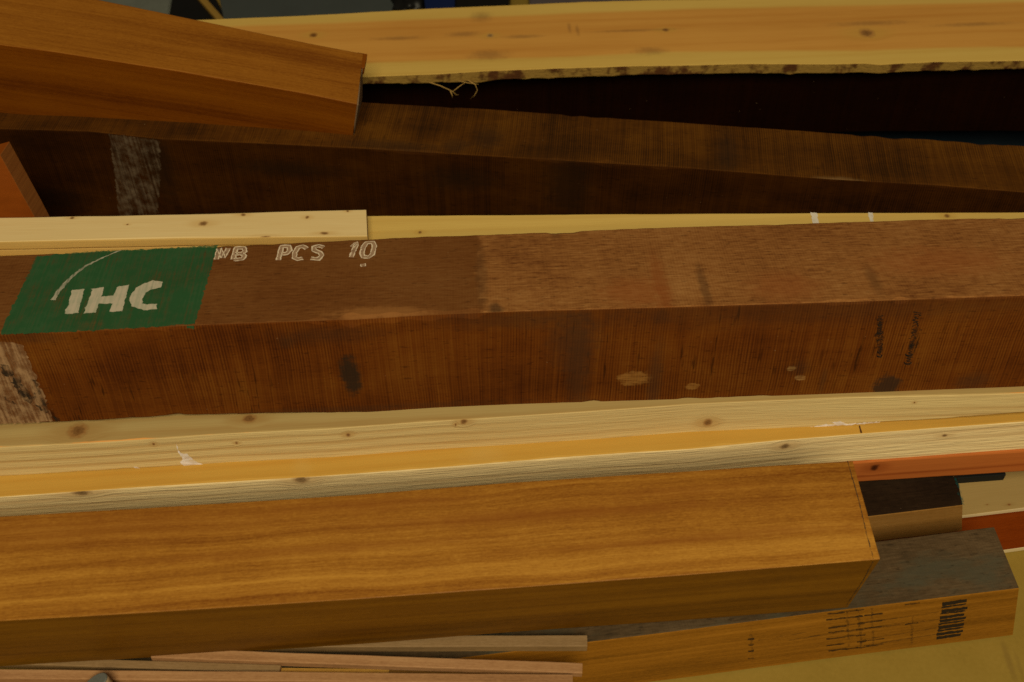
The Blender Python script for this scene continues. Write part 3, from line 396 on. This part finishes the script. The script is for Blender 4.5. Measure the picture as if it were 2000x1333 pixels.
def tube(name, pts, rad, mat, parent=None, seg=8, taper=None):
    me = bpy.data.meshes.new(name); vs = []; fs = []
    P = [Vector(p) for p in pts]
    for i, p in enumerate(P):
        t = (P[min(i + 1, len(P) - 1)] - P[max(i - 1, 0)]).normalized()
        u = t.orthogonal().normalized(); w = t.cross(u)
        rr = rad * (taper(i / (len(P) - 1)) if taper else 1)
        for k in range(seg):
            a = 2 * math.pi * k / seg; vs.append(p + (u * math.cos(a) + w * math.sin(a)) * rr)
    for i in range(len(P) - 1):
        for k in range(seg):
            a, b = i * seg + k, i * seg + (k + 1) % seg; fs.append((a, b, b + seg, a + seg))
    fs.append(tuple(range(seg))[::-1]); fs.append(tuple(range((len(P) - 1) * seg, len(P) * seg)))
    me.from_pydata([tuple(v) for v in vs], [], fs); me.materials.append(mat)
    for p in me.polygons: p.use_smooth = len(p.vertices) == 4
    return link(name, me, parent)

# ------------------------------------------------------------------ setting: the tan floor
g = G('tan_floor')
n1 = g.noise(g.x * 2.2, g.y * 2.2, 1., 4.); n2 = g.noise(g.x * 160, g.y * 160, 2., 3.); n3 = g.noise(g.x * 14, g.y * 14, 5., 4., .6)
c = g.ramp((n1 - .5) * .8 + (n3 - .5) * .5 + (n2 - .5) * .35 + .5, [(.2, chip(106, 80, 24)), (.5, chip(119, 91, 29)), (.8, chip(127, 98, 34))])
sx, sy = PT['floorsmear'][:2]
c = stains(g, c, g.y, [((sx, sy, .004, .03), chip(92, 66, 24), .4, .8), ((sx + .012, sy - .014,   .003, .02), chip(92, 66, 24), .25, .8)], 3.)
M_floor = g.finish(c, .55, n2, .1, .0005)
bm = bmesh.new(); bmesh.ops.create_grid(bm, x_segments=8, y_segments=8, size=5)
me = bpy.data.meshes.new('floor'); bm.to_mesh(me); bm.free(); me.materials.append(M_floor)
fl = tag(link('floor', me), 'plain tan floor under the timber pile', kind='structure')

# ------------------------------------------------------------------ materials
END_PALE = endgrain('end_grain_pale', chip(150, 110, 60), 1.)
END_DARK = endgrain('end_grain_brown', chip(80, 45, 18), 2.)
END_GREY = endgrain('end_grain_grey', chip(96, 84, 62), 3.)
BLACK = (.012, .008, .004)

SP = SPOT
# big pale-brown planed beam at the front
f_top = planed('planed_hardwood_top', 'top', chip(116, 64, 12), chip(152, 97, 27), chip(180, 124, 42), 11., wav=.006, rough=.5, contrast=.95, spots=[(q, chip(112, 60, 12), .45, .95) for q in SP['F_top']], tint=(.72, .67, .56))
f_front = planed('planed_hardwood_shaded', 'front', chip(96, 54, 10), chip(122, 72, 16), chip(140, 86, 22), 15., wav=.003, rough=.45, tint=(0.55, 0.57, 0.22))  # shade of the front face put into the colour, darker than the top
# marked dark beam
i_spots_front = [(SP['ihc_front'][0], (.02, .014, .008), .85, .35), (SP['ihc_front'][1], chip(136, 90, 34), .6, .22), (SP['ihc_front'][2], chip(136, 90, 34), .6, .22), (SP['ihc_front'][17], chip(136, 96, 44), .7, .2), (SP['ihc_front'][18], chip(136, 96, 44), .7, .2), (SP['ihc_front'][3], (.025, .016, .010), .8, .35)] + \
    [(s, (.05, .022, .009), .5, .7) for s in SP['ihc_front'][4:8]] + [(s, (.045, .02, .008), .4, .8) for s in SP['ihc_front'][8:17]]
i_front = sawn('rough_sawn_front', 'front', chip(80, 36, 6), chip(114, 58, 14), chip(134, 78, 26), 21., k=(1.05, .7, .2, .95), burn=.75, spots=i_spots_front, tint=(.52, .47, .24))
i_spots_top = [(SP['ihc_top'][0], (.06, .026, .01), .5, .6), (SP['ihc_top'][1], (.07, .03, .01), .45, .6), (SP['ihc_top'][2], chip(110, 52, 14), .5, .6), (SP['ihc_top'][3], chip(115, 56, 16), .5, .6), (SP['ihc_top'][4], (.03, .018, .01), .6, .5), (SP['ihc_top'][5], chip(135, 85, 36), .5, .5)] + \
    [(s, chip(118, 60, 20), .45, .7) for s in SP['ihc_top'][6:8]] + [(s, (.06, .03, .012), .35, .6) for s in SP['ihc_top'][9:]]
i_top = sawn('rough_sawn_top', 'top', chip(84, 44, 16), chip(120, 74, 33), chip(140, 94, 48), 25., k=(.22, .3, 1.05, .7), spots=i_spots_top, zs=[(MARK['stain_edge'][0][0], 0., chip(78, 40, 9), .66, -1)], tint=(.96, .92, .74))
# dark timbers at the back
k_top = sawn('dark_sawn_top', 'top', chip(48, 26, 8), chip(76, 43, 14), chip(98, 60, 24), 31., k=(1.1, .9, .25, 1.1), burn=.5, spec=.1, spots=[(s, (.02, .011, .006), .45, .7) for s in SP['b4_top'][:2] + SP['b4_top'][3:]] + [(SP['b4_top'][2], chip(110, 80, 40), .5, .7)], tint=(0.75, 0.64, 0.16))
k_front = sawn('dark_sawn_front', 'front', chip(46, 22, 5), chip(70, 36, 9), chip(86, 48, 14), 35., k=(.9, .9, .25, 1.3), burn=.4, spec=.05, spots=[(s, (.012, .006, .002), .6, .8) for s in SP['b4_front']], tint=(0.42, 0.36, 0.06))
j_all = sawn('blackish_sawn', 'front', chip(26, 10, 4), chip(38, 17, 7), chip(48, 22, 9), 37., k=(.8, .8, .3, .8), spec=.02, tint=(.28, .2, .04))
# left planed beam
p_top = planed('reddish_planed_top', 'top', chip(104, 54, 14), chip(130, 76, 25), chip(146, 90, 34), 41., wav=.003, rough=.5, tint=(.82, .78, .36))
p_front = planed('reddish_planed_front', 'front', chip(92, 46, 8), chip(118, 66, 14), chip(132, 78, 20), 45., wav=.003, rough=.5, tint=(.80, .62, .16))
# softwoods
KN = lambda key, c=(.30, .13, .036): [s + (c,) for s in SP[key]]
a_top = pine('spruce_top', 'top', chip(176, 146, 84), chip(150, 104, 44), 51., KN('A_top'), freq=190, amt=.4, lip=chip(200, 128, 52), tint=(.77, .74, .66))
a_front = pine('spruce_sawn_edge', 'front', chip(196, 162, 92), chip(164, 116, 50), 53., KN('A_front'), freq=420, amt=.45, raised=.5, rough=.75, tint=(.85, .86, .92))
c_top = pine('orange_pine_top', 'top', chip(200, 146, 58), chip(184, 122, 38), 55., (), freq=300, amt=.3, spots=[(SP['C_top'][0], chip(170, 132, 62), .4, .95), (SP['C_top'][1], chip(170, 132, 62), .3, .95)], tone=.4, tint=(0.69, 0.7, 0.62))
c_front = pine('spruce_rough_edge', 'front', chip(190, 158, 98), chip(156, 116, 62), 57., KN('C_front', (.34, .19, .075)), freq=380, amt=.5, raised=1.1, rough=.8, tint=(1.22, 1.26, 1.3))
heart = ((chip(173, 120, 48), chip(148, 90, 27)), MARK['heart_hi'], MARK['heart_lo'])
q_top = pine('waney_pine_face', 'top', chip(176, 140, 62), chip(160, 118, 44), 61., [s + (c,) for s, c in zip(SP['pine'], ((.22, .08, .02), (.40, .24, .10), (.30, .13, .04), (.36, .16, .05)))], freq=210, amt=.32, heart=heart, tone=.75, spots=[(q, (.16, .075, .03), .42, .9) for q in SP['pine'][4:]], tint=(1.1, 1.06, 1.0))
g = G('waney_pine_edge'); sp_ = g.smooth(g.noise(g.x * 26, g.z * 20, 4., 3., .6), .47, .62)
f2 = g.noise(g.x * 120, g.z * 300, 6., 3.)
q_edge = g.finish(g.mix(sp_, g.mix(f2, chip(104, 74, 24), chip(140, 104, 40)), g.mix(f2, chip(52, 28, 8), chip(84, 46, 14))), .85, f2 + sp_, .7, .002)
b6_top = pine('planed_spruce_top', 'top', chip(190, 156, 92), chip(172, 128, 62), 63., KN('b6'), freq=330, amt=.28, tone=.3, rough=.5, tint=(1.1, 1.13, 1.19))
b6_front = pine('planed_spruce_edge', 'front', chip(176, 136, 66), chip(150, 102, 36), 64., (), freq=420, amt=.3)
b7_top = pine('yellow_pine_top', 'top', chip(178, 142, 66), chip(160, 118, 46), 66., KN('b7'), freq=220, amt=.25, tone=.4, tint=(1.12, 1.1, 1.06))
o_front = pine('red_pine_edge', 'front', chip(158, 86, 32), chip(112, 46, 10), 68., KN('red', (.05, .012, .004)), freq=330, amt=.6, tone=1.1, tint=(.98, .92, .85))
n_top = pine('blockboard_face', 'top', chip(142, 112, 58), chip(124, 92, 42), 70., KN('board16'), freq=120, amt=.15, tone=.3)
n_edge = pine('blockboard_edge', 'front', chip(186, 160, 104), chip(160, 130, 78), 71., (), freq=600, amt=.3)
r_top = planed('red_panel_face', 'top', chip(96, 40, 4), chip(112, 50, 5), chip(124, 58, 7), 73., wav=.004, rough=.5, contrast=.6, tint=(.76, .56, .16))
# sleepers
s_top = sawn('grey_weathered_top', 'top', chip(62, 52, 34), chip(82, 66, 42), chip(104, 86, 58), 81., k=(.2, .3, .9, .9), grey=chip(62, 57, 37), rough=.9, tint=(0.62, 0.52, 0.4))
s_front = planed('sleeper_front', 'front', chip(100, 64, 14), chip(130, 86, 24), chip(150, 102, 34), 83., wav=.002, rough=.6, tint=(.84, .72, .36))
d_top = sawn('dark_sleeper_top', 'top', chip(34, 22, 12), chip(50, 34, 20), chip(64, 46, 28), 85., k=(.2, .3, .9, .9), rough=.9, tint=(0.38, 0.34, 0.26))
d_front = planed('dark_sleeper_front', 'front', chip(96, 62, 24), chip(124, 84, 34), chip(136, 96, 46), 87., wav=.002, rough=.6, contrast=.7, tint=(.95, .92, .78))

# ------------------------------------------------------------------ the timber
G_BEAM = 'heavy beams in the pile'; G_SOFT = 'pale softwood boards in the pile'; G_LATH = 'thin laths at the bottom edge'; G_SLEEP = 'stub ends of old sleepers'; G_SHEET = 'sheet offcuts on the floor'

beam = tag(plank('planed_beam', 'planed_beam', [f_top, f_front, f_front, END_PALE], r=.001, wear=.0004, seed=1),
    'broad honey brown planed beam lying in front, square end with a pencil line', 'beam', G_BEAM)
M_pencil = paint('pencil_lead', (.05, .03, .015), 1.0, 1.6, 5., kx=40, kv=40, full=.8)
ribbons('pencil_line', beam, 'planed_beam', 'top', MARK['pencil'][:1], .0009, M_pencil)
ribbons('pencil_line', beam, 'planed_beam', 'front', MARK['pencil'][1:2], .0009, M_pencil)

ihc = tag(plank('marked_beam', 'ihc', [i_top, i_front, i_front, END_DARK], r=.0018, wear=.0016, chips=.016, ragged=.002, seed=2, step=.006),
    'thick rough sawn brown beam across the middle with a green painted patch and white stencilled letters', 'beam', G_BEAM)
M_green = paint('green_paint', chip(33, 66, 29), .54, 1.26, 7., kx=330, kv=9, color2=chip(44, 74, 36), blot=.6)
M_white = paint('white_paint', chip(166, 146, 108), .84, 1.38, 9., kx=330, kv=14, color2=chip(150, 138, 100), blot=.6)
M_arc = paint('thin_white_paint', chip(150, 136, 100), .56, 1.16, 10., kx=300, kv=60, blot=.6)
gp = decals('green_paint_patch', ihc, 'ihc', 'top', [MARK['green']], M_green, .0009, .0003)
decals('green_paint_drip', ihc, 'ihc', 'front', [MARK['greendrip']], M_green, .0006, .0004)
decals('painted_letters', ihc, 'ihc', 'top', [MARK['I'], MARK['H'], MARK['C']], M_white, .0005, .0007)
ribbons('painted_arc', ihc, 'ihc', 'top', [MARK['arc']], .0056, M_arc, .0007, jit=.0005, taper=lambda t: 1.05 - .85 * t)
M_st_in = paint('stencil_paint_thin', chip(140, 106, 70), .66, 1.25, 12., kx=240, kv=60)
M_st = paint('stencil_paint', chip(190, 162, 118), .82, 1.4, 13., kx=200, kv=120)
st = ribbons('stencilled_lettering', ihc, 'ihc', 'top', MARK['stencil'], .0050, M_st_in, .0005)
ol = []
for s_ in MARK['stencil']: ol += list(offset(s_, .0027))
ribbons('stencil_outline', st, 'ihc', 'top', ol, .0015, M_st, .0008, jit=.0004)
M_band = paint('weathered_white_paint', chip(146, 108, 64), .58, 1.34, 16., 'front', kx=260, kv=14, color2=chip(122, 84, 46), blot=.9, full=.84)
bd = decals('white_paint_band', ihc, 'ihc', 'front', [MARK['ihcband']], M_band, .001, .0004)
M_ink = paint('black_marker', (.012, .008, .005), .85, 1.3, 18., 'front', kx=60, kv=60, blot=.6, full=.9)
ribbons('marker_scrawl', ihc, 'ihc', 'front', MARK['scrawl'], .0012, M_ink, .0005)
M_smudge = paint('marker_smudge', (.012, .006, .003), .50, 1.15, 45., 'front', kx=220, kv=60, blot=1.1, full=.85)
for i, q in enumerate(MARK['smudge']): decals('marker_smudge', ihc, 'ihc', 'front', [q], M_smudge, .0016, .0004, seed=80 + i)
M_tar = paint('black_smear', (.022, .014, .008), .70, 1.16, 19., 'front', kx=170, kv=22, blot=1.1)
for i, q in enumerate(MARK['tar']): decals('black_smear', bd, 'ihc', 'front', [q], M_tar, .0012, .0008, seed=30 + i)

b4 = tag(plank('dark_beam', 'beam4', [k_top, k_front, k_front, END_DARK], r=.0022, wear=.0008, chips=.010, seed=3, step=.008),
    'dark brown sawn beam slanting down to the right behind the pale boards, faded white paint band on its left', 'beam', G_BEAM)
M_band2 = paint('faded_white_paint', chip(108, 86, 56), .44, 1.25, 22., 'front', kx=230, kv=10, color2=chip(96, 72, 44), blot=1.1, full=.72)
decals('faded_paint_band', b4, 'beam4', 'front', [MARK['b4band']], M_band2, .0012, .0005)

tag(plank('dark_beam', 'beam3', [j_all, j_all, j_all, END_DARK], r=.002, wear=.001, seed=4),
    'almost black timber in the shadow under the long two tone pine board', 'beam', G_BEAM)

pb = tag(plank('planed_beam', 'leftbeam', [p_top, p_front, p_front, END_PALE], r=.0016, wear=.0003, seed=5),
    'reddish brown planed beam at upper left, tilted, its end lying on the dark timbers', 'beam', G_BEAM)
d = DATA['leftbeam']; yb = itp(d['back'], d['R'][1]); xr = d['R'][1]
DATA['tongue'] = dict(o=tuple(frame(d) @ Vector((0, 0, 0))), d=d['d'], n=d['n'], front=[(xr - .01, yb - .030), (xr + .02, yb - .030)], back=[(xr - .01, yb + .002), (xr + .02, yb + .002)], T=[(0, .016), (1, .016)], L=[xr - .01] * 3, R=[xr + .0075, xr + .0068, xr + .0065])
tg = plank('tongue', 'tongue', [p_front, p_front, p_front, END_DARK], r=.001, step=.004)
tg.parent = pb; tg.matrix_parent_inverse = pb.matrix_world.inverted()
tg.location = tg.location + Vector((0, 0, -.0012))

DATA['pale_end'] = dict(o=d['o'], d=d['d'], n=d['n'], front=[(d['R'][0] - .004, .0008), (d['R'][0] + .004, .0008)], back=[(d['R'][0] - .004, yb - .031), (d['R'][0] + .004, yb - .031)], T=[(0, .075), (1, .075)], L=[d['R'][0] - .004] * 3, R=[d['R'][0] + .0022, d['R'][1] + .0028, d['R'][2] + .0022])
g = G('frayed_end'); pe_n = g.noise(g.y * 300, g.z * 300, 3., 3.); M_pe = g.finish(g.mix(pe_n, chip(84, 58, 30), chip(120, 92, 58)), .9, pe_n, .5)
pe = plank('frayed_end', 'pale_end', [M_pe], r=.0006, step=.001, wear=.0004, seed=44); pe.parent = pb; pe.matrix_parent_inverse = pb.matrix_world.inverted(); pe.location = pe.location + Vector((0, 0, -.0018))

pn = tag(plank('pine_board', 'pine', [q_top, q_edge, q_edge, END_PALE], r=.0012, wear=.0009, ragged=.006, seed=6, step=.006),
    'long pine board at the back, orange heartwood between yellow bands, ragged bark edge', 'board', G_SOFT)
M_fib = G('splinter_wood'); M_fib = M_fib.finish(chip(150, 112, 50), .7)
rnd = random.Random(8)
def fibre(pts):
    d = DATA['pine']
    tube('splinter', pts, .0011, M_fib, pn, 5, lambda t: 1 - .7 * t)
def epx(f):  # point on the lower front edge, f along the visible board
    x = f; return x, itp(DATA['pine']['front'], x), -itp(DATA['pine']['T'], x)
def curl(f, off):
    x, y, z = epx(f); fibre([(x + a, y + b, z + c) for a, b, c in off])
curl(.405, [(0, .002, .001), (.025, -.006, -.004), (.045, -.009, -.014), (.052, -.006, -.024), (.057, -.004, -.026)])
curl(.452, [(0, -.009, -.014), (.010, -.008, -.006), (.024, -.003, .001)])
curl(.447, [(0, -.009, -.013), (.003, -.010, -.022), (.003, -.010, -.028)])
curl(.478, [(0, .001, .002), (.014, -.006, -.003), (.018, -.008, -.014), (.012, -.008, -.026), (.004, -.007, -.033)])
curl(.462, [(0, .001, .001), (.018, -.004, -.001), (.036, -.005, -.004)])
curl(.235, [(0, .001, .002), (.020, -.006, -.003), (.034, -.008, -.008), (.037, -.008, -.014)])

def softboard(name, key, mats, label, **k):
    return tag(plank(name, key, mats, **k), label, 'board', G_SOFT)
g7 = softboard('pine_board', 'board7', [b7_top, b7_top, b7_top, END_PALE], 'long yellow pine board showing as a thin strip behind the green marked beam', r=.001, wear=.0004, seed=7)
M_w = paint('white_paint_dab', chip(196, 176, 138), .70, 1.3, 24., kx=90, kv=60)
for k in ('w7a', 'w7b', 'w7c'): decals('white_paint_mark', g7, 'board7', 'top', [MARK[k]], M_w, .0007)
softboard('thin_board', 'board6b', [b6_front, b6_front, b6_front, END_PALE], 'narrow orange lower board sandwiched beneath the short pale knotty board', r=.001, wear=.0002, seed=8)
softboard('short_board', 'board6', [b6_top, b6_front, b6_front, END_PALE], 'short pale planed board with small knots and a cut end above the green patch', r=.0022, wear=.0003, seed=9)
a = softboard('rough_board', 'boardA', [a_top, a_front, a_front, END_PALE], 'pale spruce board under the green marked beam, white paint splash on its edge', r=.0016, wear=.0014, ragged=.0015, seed=10)
M_w2 = paint('white_paint_splash', chip(214, 194, 162), .62, 1.28, 26., 'front', kx=40, kv=420, blot=.8)
for k in ('splash', 'splash2', 'splash3', 'lipwhite'): decals('white_paint_splash', a, 'boardA', 'front', [MARK[k]], M_w2, .0009, .0006)
cb = softboard('rough_board', 'boardC', [c_top, c_front, c_front, END_PALE], 'rough sawn board with orange upper face just behind the honey brown beam', r=.0018, wear=.0022, ragged=.001, seed=11, step=.006)
M_tick = paint('brown_tick', (.08, .03, .008), .9, 1.4, 27., kx=40, kv=40)
decals('brown_tick', cb, 'boardC', 'top', [MARK['tick']], M_tick, .0002)
tag(plank('red_board', 'redboard', [o_front, o_front, o_front, END_DARK], r=.003, wear=.0008, seed=12),
    'reddish orange board edge with a dark knot at right beside the beam end', 'board', 'coloured boards in the pile')

sl = tag(plank('sleeper', 'large_sleeper', [s_top, s_front, s_front, END_GREY], r=.0018, wear=.0006, seed=13),
    'large sleeper with grey weathered top and black ink bars on its tan front', 'sleeper', G_SLEEP)
M_ink2 = paint('printed_ink', (.018, .012, .007), 1.04, 1.6, 30., 'front', kx=18, kv=240, blot=.5)
M_ink3 = paint('faint_ink', (.03, .016, .006), .50, 1.25, 31., 'front', kx=24, kv=220, blot=.8, full=.85)
M_ink4 = paint('faded_ink', (.05, .026, .009), .42, 1.05, 39., 'front', kx=24, kv=200, blot=.9, full=.6)
decals('ink_bars', sl, 'large_sleeper', 'front', MARK['bars'], M_ink2, .0005, .0005)
for i, q in enumerate(MARK['bars2']): decals('faint_ink_bar', sl, 'large_sleeper', 'front', [q], M_ink3, .0005, .0004, seed=60 + i)
for i, q in enumerate(MARK['inkline']): ribbons('ink_line', sl, 'large_sleeper', 'front', [q], .0026, M_ink4, .0006, jit=.0009)
for i, q in enumerate(MARK['inkgrain']): ribbons('ink_streak', sl, 'large_sleeper', 'front', [q], .0026, M_ink4, .0007, jit=.0005)
ds = tag(plank('sleeper', 'dark_sleeper', [d_top, d_front, d_front, END_GREY], r=.0025, wear=.0005, seed=14),
    'smaller sleeper with blackish top and smooth tan front, teal paint at its end', 'sleeper', G_SLEEP)
M_teal = paint('teal_paint', chip(8, 50, 40), .62, 1.05, 33., kx=150, kv=150, blot=.8)
decals('teal_paint', ds, 'dark_sleeper', 'top', [MARK['teal']], M_teal, .0008, .0005)

tag(plank('blockboard_sheet', 'blockboard', [n_top, n_edge, n_edge, n_edge], r=.0008, wear=.0002, seed=15),
    'pale wooden sheet with two small knots and a bright cut edge at far right', 'sheet', G_SHEET)
tag(plank('faced_sheet', 'redpanel', [r_top, n_edge, n_edge, n_edge], r=.0008, wear=.0002, seed=16),
    'reddish brown faced sheet with a pale edge lying lowest at right on the floor', 'sheet', G_SHEET)
g = G('black_bar'); M_bar = g.finish((.012, .012, .011), .6)
tag(box_between('thin_bar', PT['bar0'], PT['bar1'], .012, .0145, [M_bar], seed=17), 'thin black bar under the reddish board, on the pale sheet', 'bar')

# laths at the lower edge
def lath_mat(name, a_, b_, c_, seed): return planed(name, 'top', a_, b_, c_, seed, wav=.001, rough=.6, contrast=.7), planed(name + '_edge', 'front', a_, b_, c_, seed + .5, wav=.001, rough=.6, contrast=.7)
L1 = lath_mat('pinkish_lath', chip(112, 74, 38), chip(134, 92, 50), chip(150, 108, 62), 91.)
L2 = lath_mat('pale_lath', chip(94, 69, 36), chip(112, 83, 45), chip(126, 96, 56), 93.)
L3 = lath_mat('yellow_lath', chip(150, 104, 34), chip(172, 122, 46), chip(184, 136, 58), 95.)
L4 = lath_mat('brown_lath', chip(104, 66, 20), chip(124, 82, 28), chip(138, 96, 36), 97.)
for key, lm, lab, sd in (('slat_a', L2, 'pale lath poking out highest below the honey brown beam', 21), ('slat_b', L1, 'pinkish lath with its square end second from the bottom', 22),
        ('slat_d', L2, 'greyish pink lath tucked under the pinkish one, ending left of the yellow lath', 23), ('slat_e', L3, 'yellow lath end between two pinkish laths', 24),
        ('slat_g', L4, 'brown lath sunk just right of the yellow lath end', 25), ('slat_c', L1, 'lowest pinkish lath running along the bottom edge past the grey disc', 26), ('slat_f', L4, 'brownish lath under the lowest pinkish lath', 27)):
    p0, p1, w, t = PT[key]
    tag(box_between('lath', p0, p1, w, t, [lm[0], lm[1], lm[1], END_PALE], seed=sd), lab, 'lath', G_LATH)

# grey-faced dowel standing among the laths
g = G('grey_cap'); nn = g.noise(g.x * 300, g.y * 300, 1., 3.); M_cap = g.finish(g.mix(nn, chip(88, 86, 68), chip(108, 104, 84)), .6, nn, .2)
g = G('dowel_wood'); nn = g.noise(g.x * 200, g.z * 20, 1., 3.); M_dow = g.finish(g.mix(nn, chip(130, 100, 60), chip(156, 124, 80)), .6, nn, .2)
c0 = Vector(PT['dowel']); axis = Vector((.42, -.30, -.86)).normalized()
dw = tag(tube('dowel', [c0, c0 + axis * .004, c0 + axis * .06], .0165, M_dow, None, 28), 'round rod with a grey end cap at the bottom left corner', 'rod')
cp = tube('end_cap', [c0 - axis * .002, c0 - axis * .0015, c0 + axis * .0005], .0163, M_cap, dw, 28, lambda t: .93 if t < .2 else 1)

# leaning red offcut at the left
g = G('red_offcut_face'); nn = g.noise(g.x * 14, g.z * 60, 3., 4.); bl = g.noise(g.x * 20, g.z * 20, 8., 3.)
M_red = g.finish(g.mix(nn * .6 + bl * .4, chip(96, 40, 4), chip(136, 66, 12)), .5, nn, .2)
g = G('red_offcut_edge'); nn = g.noise(g.x * 60, g.z * 200, 3., 4.)
M_rede = g.finish(g.mix(nn, chip(96, 48, 12), chip(140, 84, 32)), .7, nn, .4)
off = prism('offcut', PT['lean'], (0.004, .034, 0), M_red, .0012, [M_red, M_rede])
for p in off.data.polygons:
    if p.normal.x > .35: p.material_index = 1
tag(off, 'orange red offcut leaning in the gap at the left edge', 'offcut')

# ------------------------------------------------------------------ what lies behind, top left
def slab(name, cx, cy, sx_, sy_, h, rot, mat, label, cat, z=0.):
    bm = bmesh.new(); bmesh.ops.create_cube(bm, size=1)
    for v in bm.verts: v.co = Vector((v.co.x * sx_, v.co.y * sy_, v.co.z * h))
    bmesh.ops.bevel(bm, geom=list(bm.edges), offset=min(.003, h * .2), segments=2, affect='EDGES')
    me = bpy.data.meshes.new(name); bm.to_mesh(me); bm.free(); me.materials.append(mat)
    o = link(name, me); o.location = (cx, cy, z + h / 2); o.rotation_euler = (0, 0, rot)
    return tag(o, label, cat)
def grey(name, a_, b_, rough, seed):
    g = G(name); n = g.noise(g.x * 9, g.y * 9, seed, 5., .6); n2 = g.noise(g.x * 120, g.y * 120, seed, 3.)
    return g.finish(g.mix(n * .7 + n2 * .3, a_, b_), rough, n2, .15)
M_pa = grey('worn_grey_sheet', chip(66, 64, 48), chip(112, 108, 84), .4, 2.)
M_pb = grey('slate_grey_panel', chip(52, 52, 42), chip(64, 64, 52), .5, 4.)
M_blk = grey('black_plastic', (.004, .004, .004), (.012, .011, .010), .4, 6.)
M_blue = grey('blue_plastic', (.004, .010, .05), (.008, .018, .08), .4, 7.)
M_strip = planed('lath_wood', 'top', chip(96, 66, 18), chip(124, 90, 30), chip(136, 100, 38), 99.)
slab('metal_sheet', -1.13, 1.24, .62, .60, .018, .12, M_pa, 'worn grey sheet lying on the floor at the top left', 'sheet')
slab('dark_gap_strip', -.78, 1.2, .12, .5, .012, .42, M_blk, 'black strip added as the dark gap between the two grey sheets', 'mat')  # black slab added to paint the shade of the gap, no real matting
a_, b_ = Vector(PT['strip2']), Vector(PT['strip1'])
tag(box_between('thin_batten', a_ + (a_ - b_) * .8, b_ + (b_ - a_) * 1.6, .016, .015, [M_strip], seed=31), 'thin wooden batten along the left side of the dark grey panel', 'batten')
bm_poly = [(-.705, 1.205, 0), (-.652, 1.02, 0), (-.255, 1.02, 0), (-.262, 1.5, 0), (-.80, 1.5, 0)]
pq = prism('flat_sheet', bm_poly, (0, 0, .03), M_pb, .002); tag(pq, 'flat dark grey sheet on the floor behind the pine board, batten at its left', 'sheet')
# crumpled black bag
bm = bmesh.new(); bmesh.ops.create_icosphere(bm, subdivisions=4, radius=1)
for v in bm.verts:
    p = v.co.copy(); k = 1 + .35 * mnoise.noise(p * 2.2) + .16 * mnoise.noise(p * 6)
    v.co = Vector((p.x * .045 * k, p.y * .07 * k, max(-.03, p.z * .045 * k)))
me = bpy.data.meshes.new('black_bag'); bm.to_mesh(me); bm.free(); me.materials.append(M_blk)
for p in me.polygons: p.use_smooth = True
o = link('black_bag', me); o.location = (PT['bag'][0] + .004, PT['bag'][1] + .035, .03); tag(o, 'crumpled black bag behind the pine board', 'bag')
# blue tub: open box with a rim
cx, cy, cz = PT['crate']
bm = bmesh.new(); bmesh.ops.create_cube(bm, size=1)
for v in bm.verts: v.co = Vector((v.co.x * (.062 if v.co.z < 0 else .07), v.co.y * .12, v.co.z * .075))
top = [f for f in bm.faces if f.normal.z > .9]
r = bmesh.ops.inset_region(bm, faces=top, thickness=.006); bmesh.ops.translate(bm, verts=list({v for f in top for v in f.verts}), vec=(0, 0, -.06))
me = bpy.data.meshes.new('blue_tub'); bm.to_mesh(me); bm.free(); me.materials.append(M_blue)
o = link('blue_tub', me); o.location = (cx + .002, cy + .05, .0385); tag(o, 'blue plastic tub behind the pine board', 'tub')
cx, cy, cz = PT['dark1']
slab('tool_case', cx + .005, cy + .075, .125, .15, .07, -.05, M_blk, 'black case beside the blue tub behind the pine board', 'case')
cx, cy, cz = PT['gp3']
M_gb = grey('brownish_grey_board', chip(66, 54, 44), chip(84, 70, 58), .6, 9.)
slab('grey_board', cx + .03, cy + .10, .34, .22, .02, .0, M_gb, 'brownish grey board on the floor at the top centre', 'board')
# dark blue sheeting, added wide to keep the floor in the right gap dark
M_tarp = grey('dark_blue_sheeting', (.003, .007, .012), (.008, .016, .024), .45, 12.)
bm = bmesh.new(); bmesh.ops.create_grid(bm, x_segments=70, y_segments=24, size=1)
for v in bm.verts:
    x, y = v.co.x, v.co.y
    z = .014 + .012 * mnoise.noise(Vector((x * 3, y * 2, 2))) + .006 * mnoise.noise(Vector((x * 9, y * 6, 5)))
    z += .03 * math.exp(-((y - .25 - .5 * (x + .2)) / .16) ** 2) * max(0, 1 - abs(x + .1))
    v.co = Vector((1.02 + x * .62, .62 + y * .20, max(.004, z)))
me = bpy.data.meshes.new('plastic_sheeting'); bm.to_mesh(me); bm.free(); me.materials.append(M_tarp)
for p in me.polygons: p.use_smooth = True
o = link('plastic_sheeting', me); so = o.modifiers.new('thickness', 'SOLIDIFY'); so.thickness = .002
tag(o, 'dark blue plastic sheeting added to darken the gap at the right', 'sheeting')
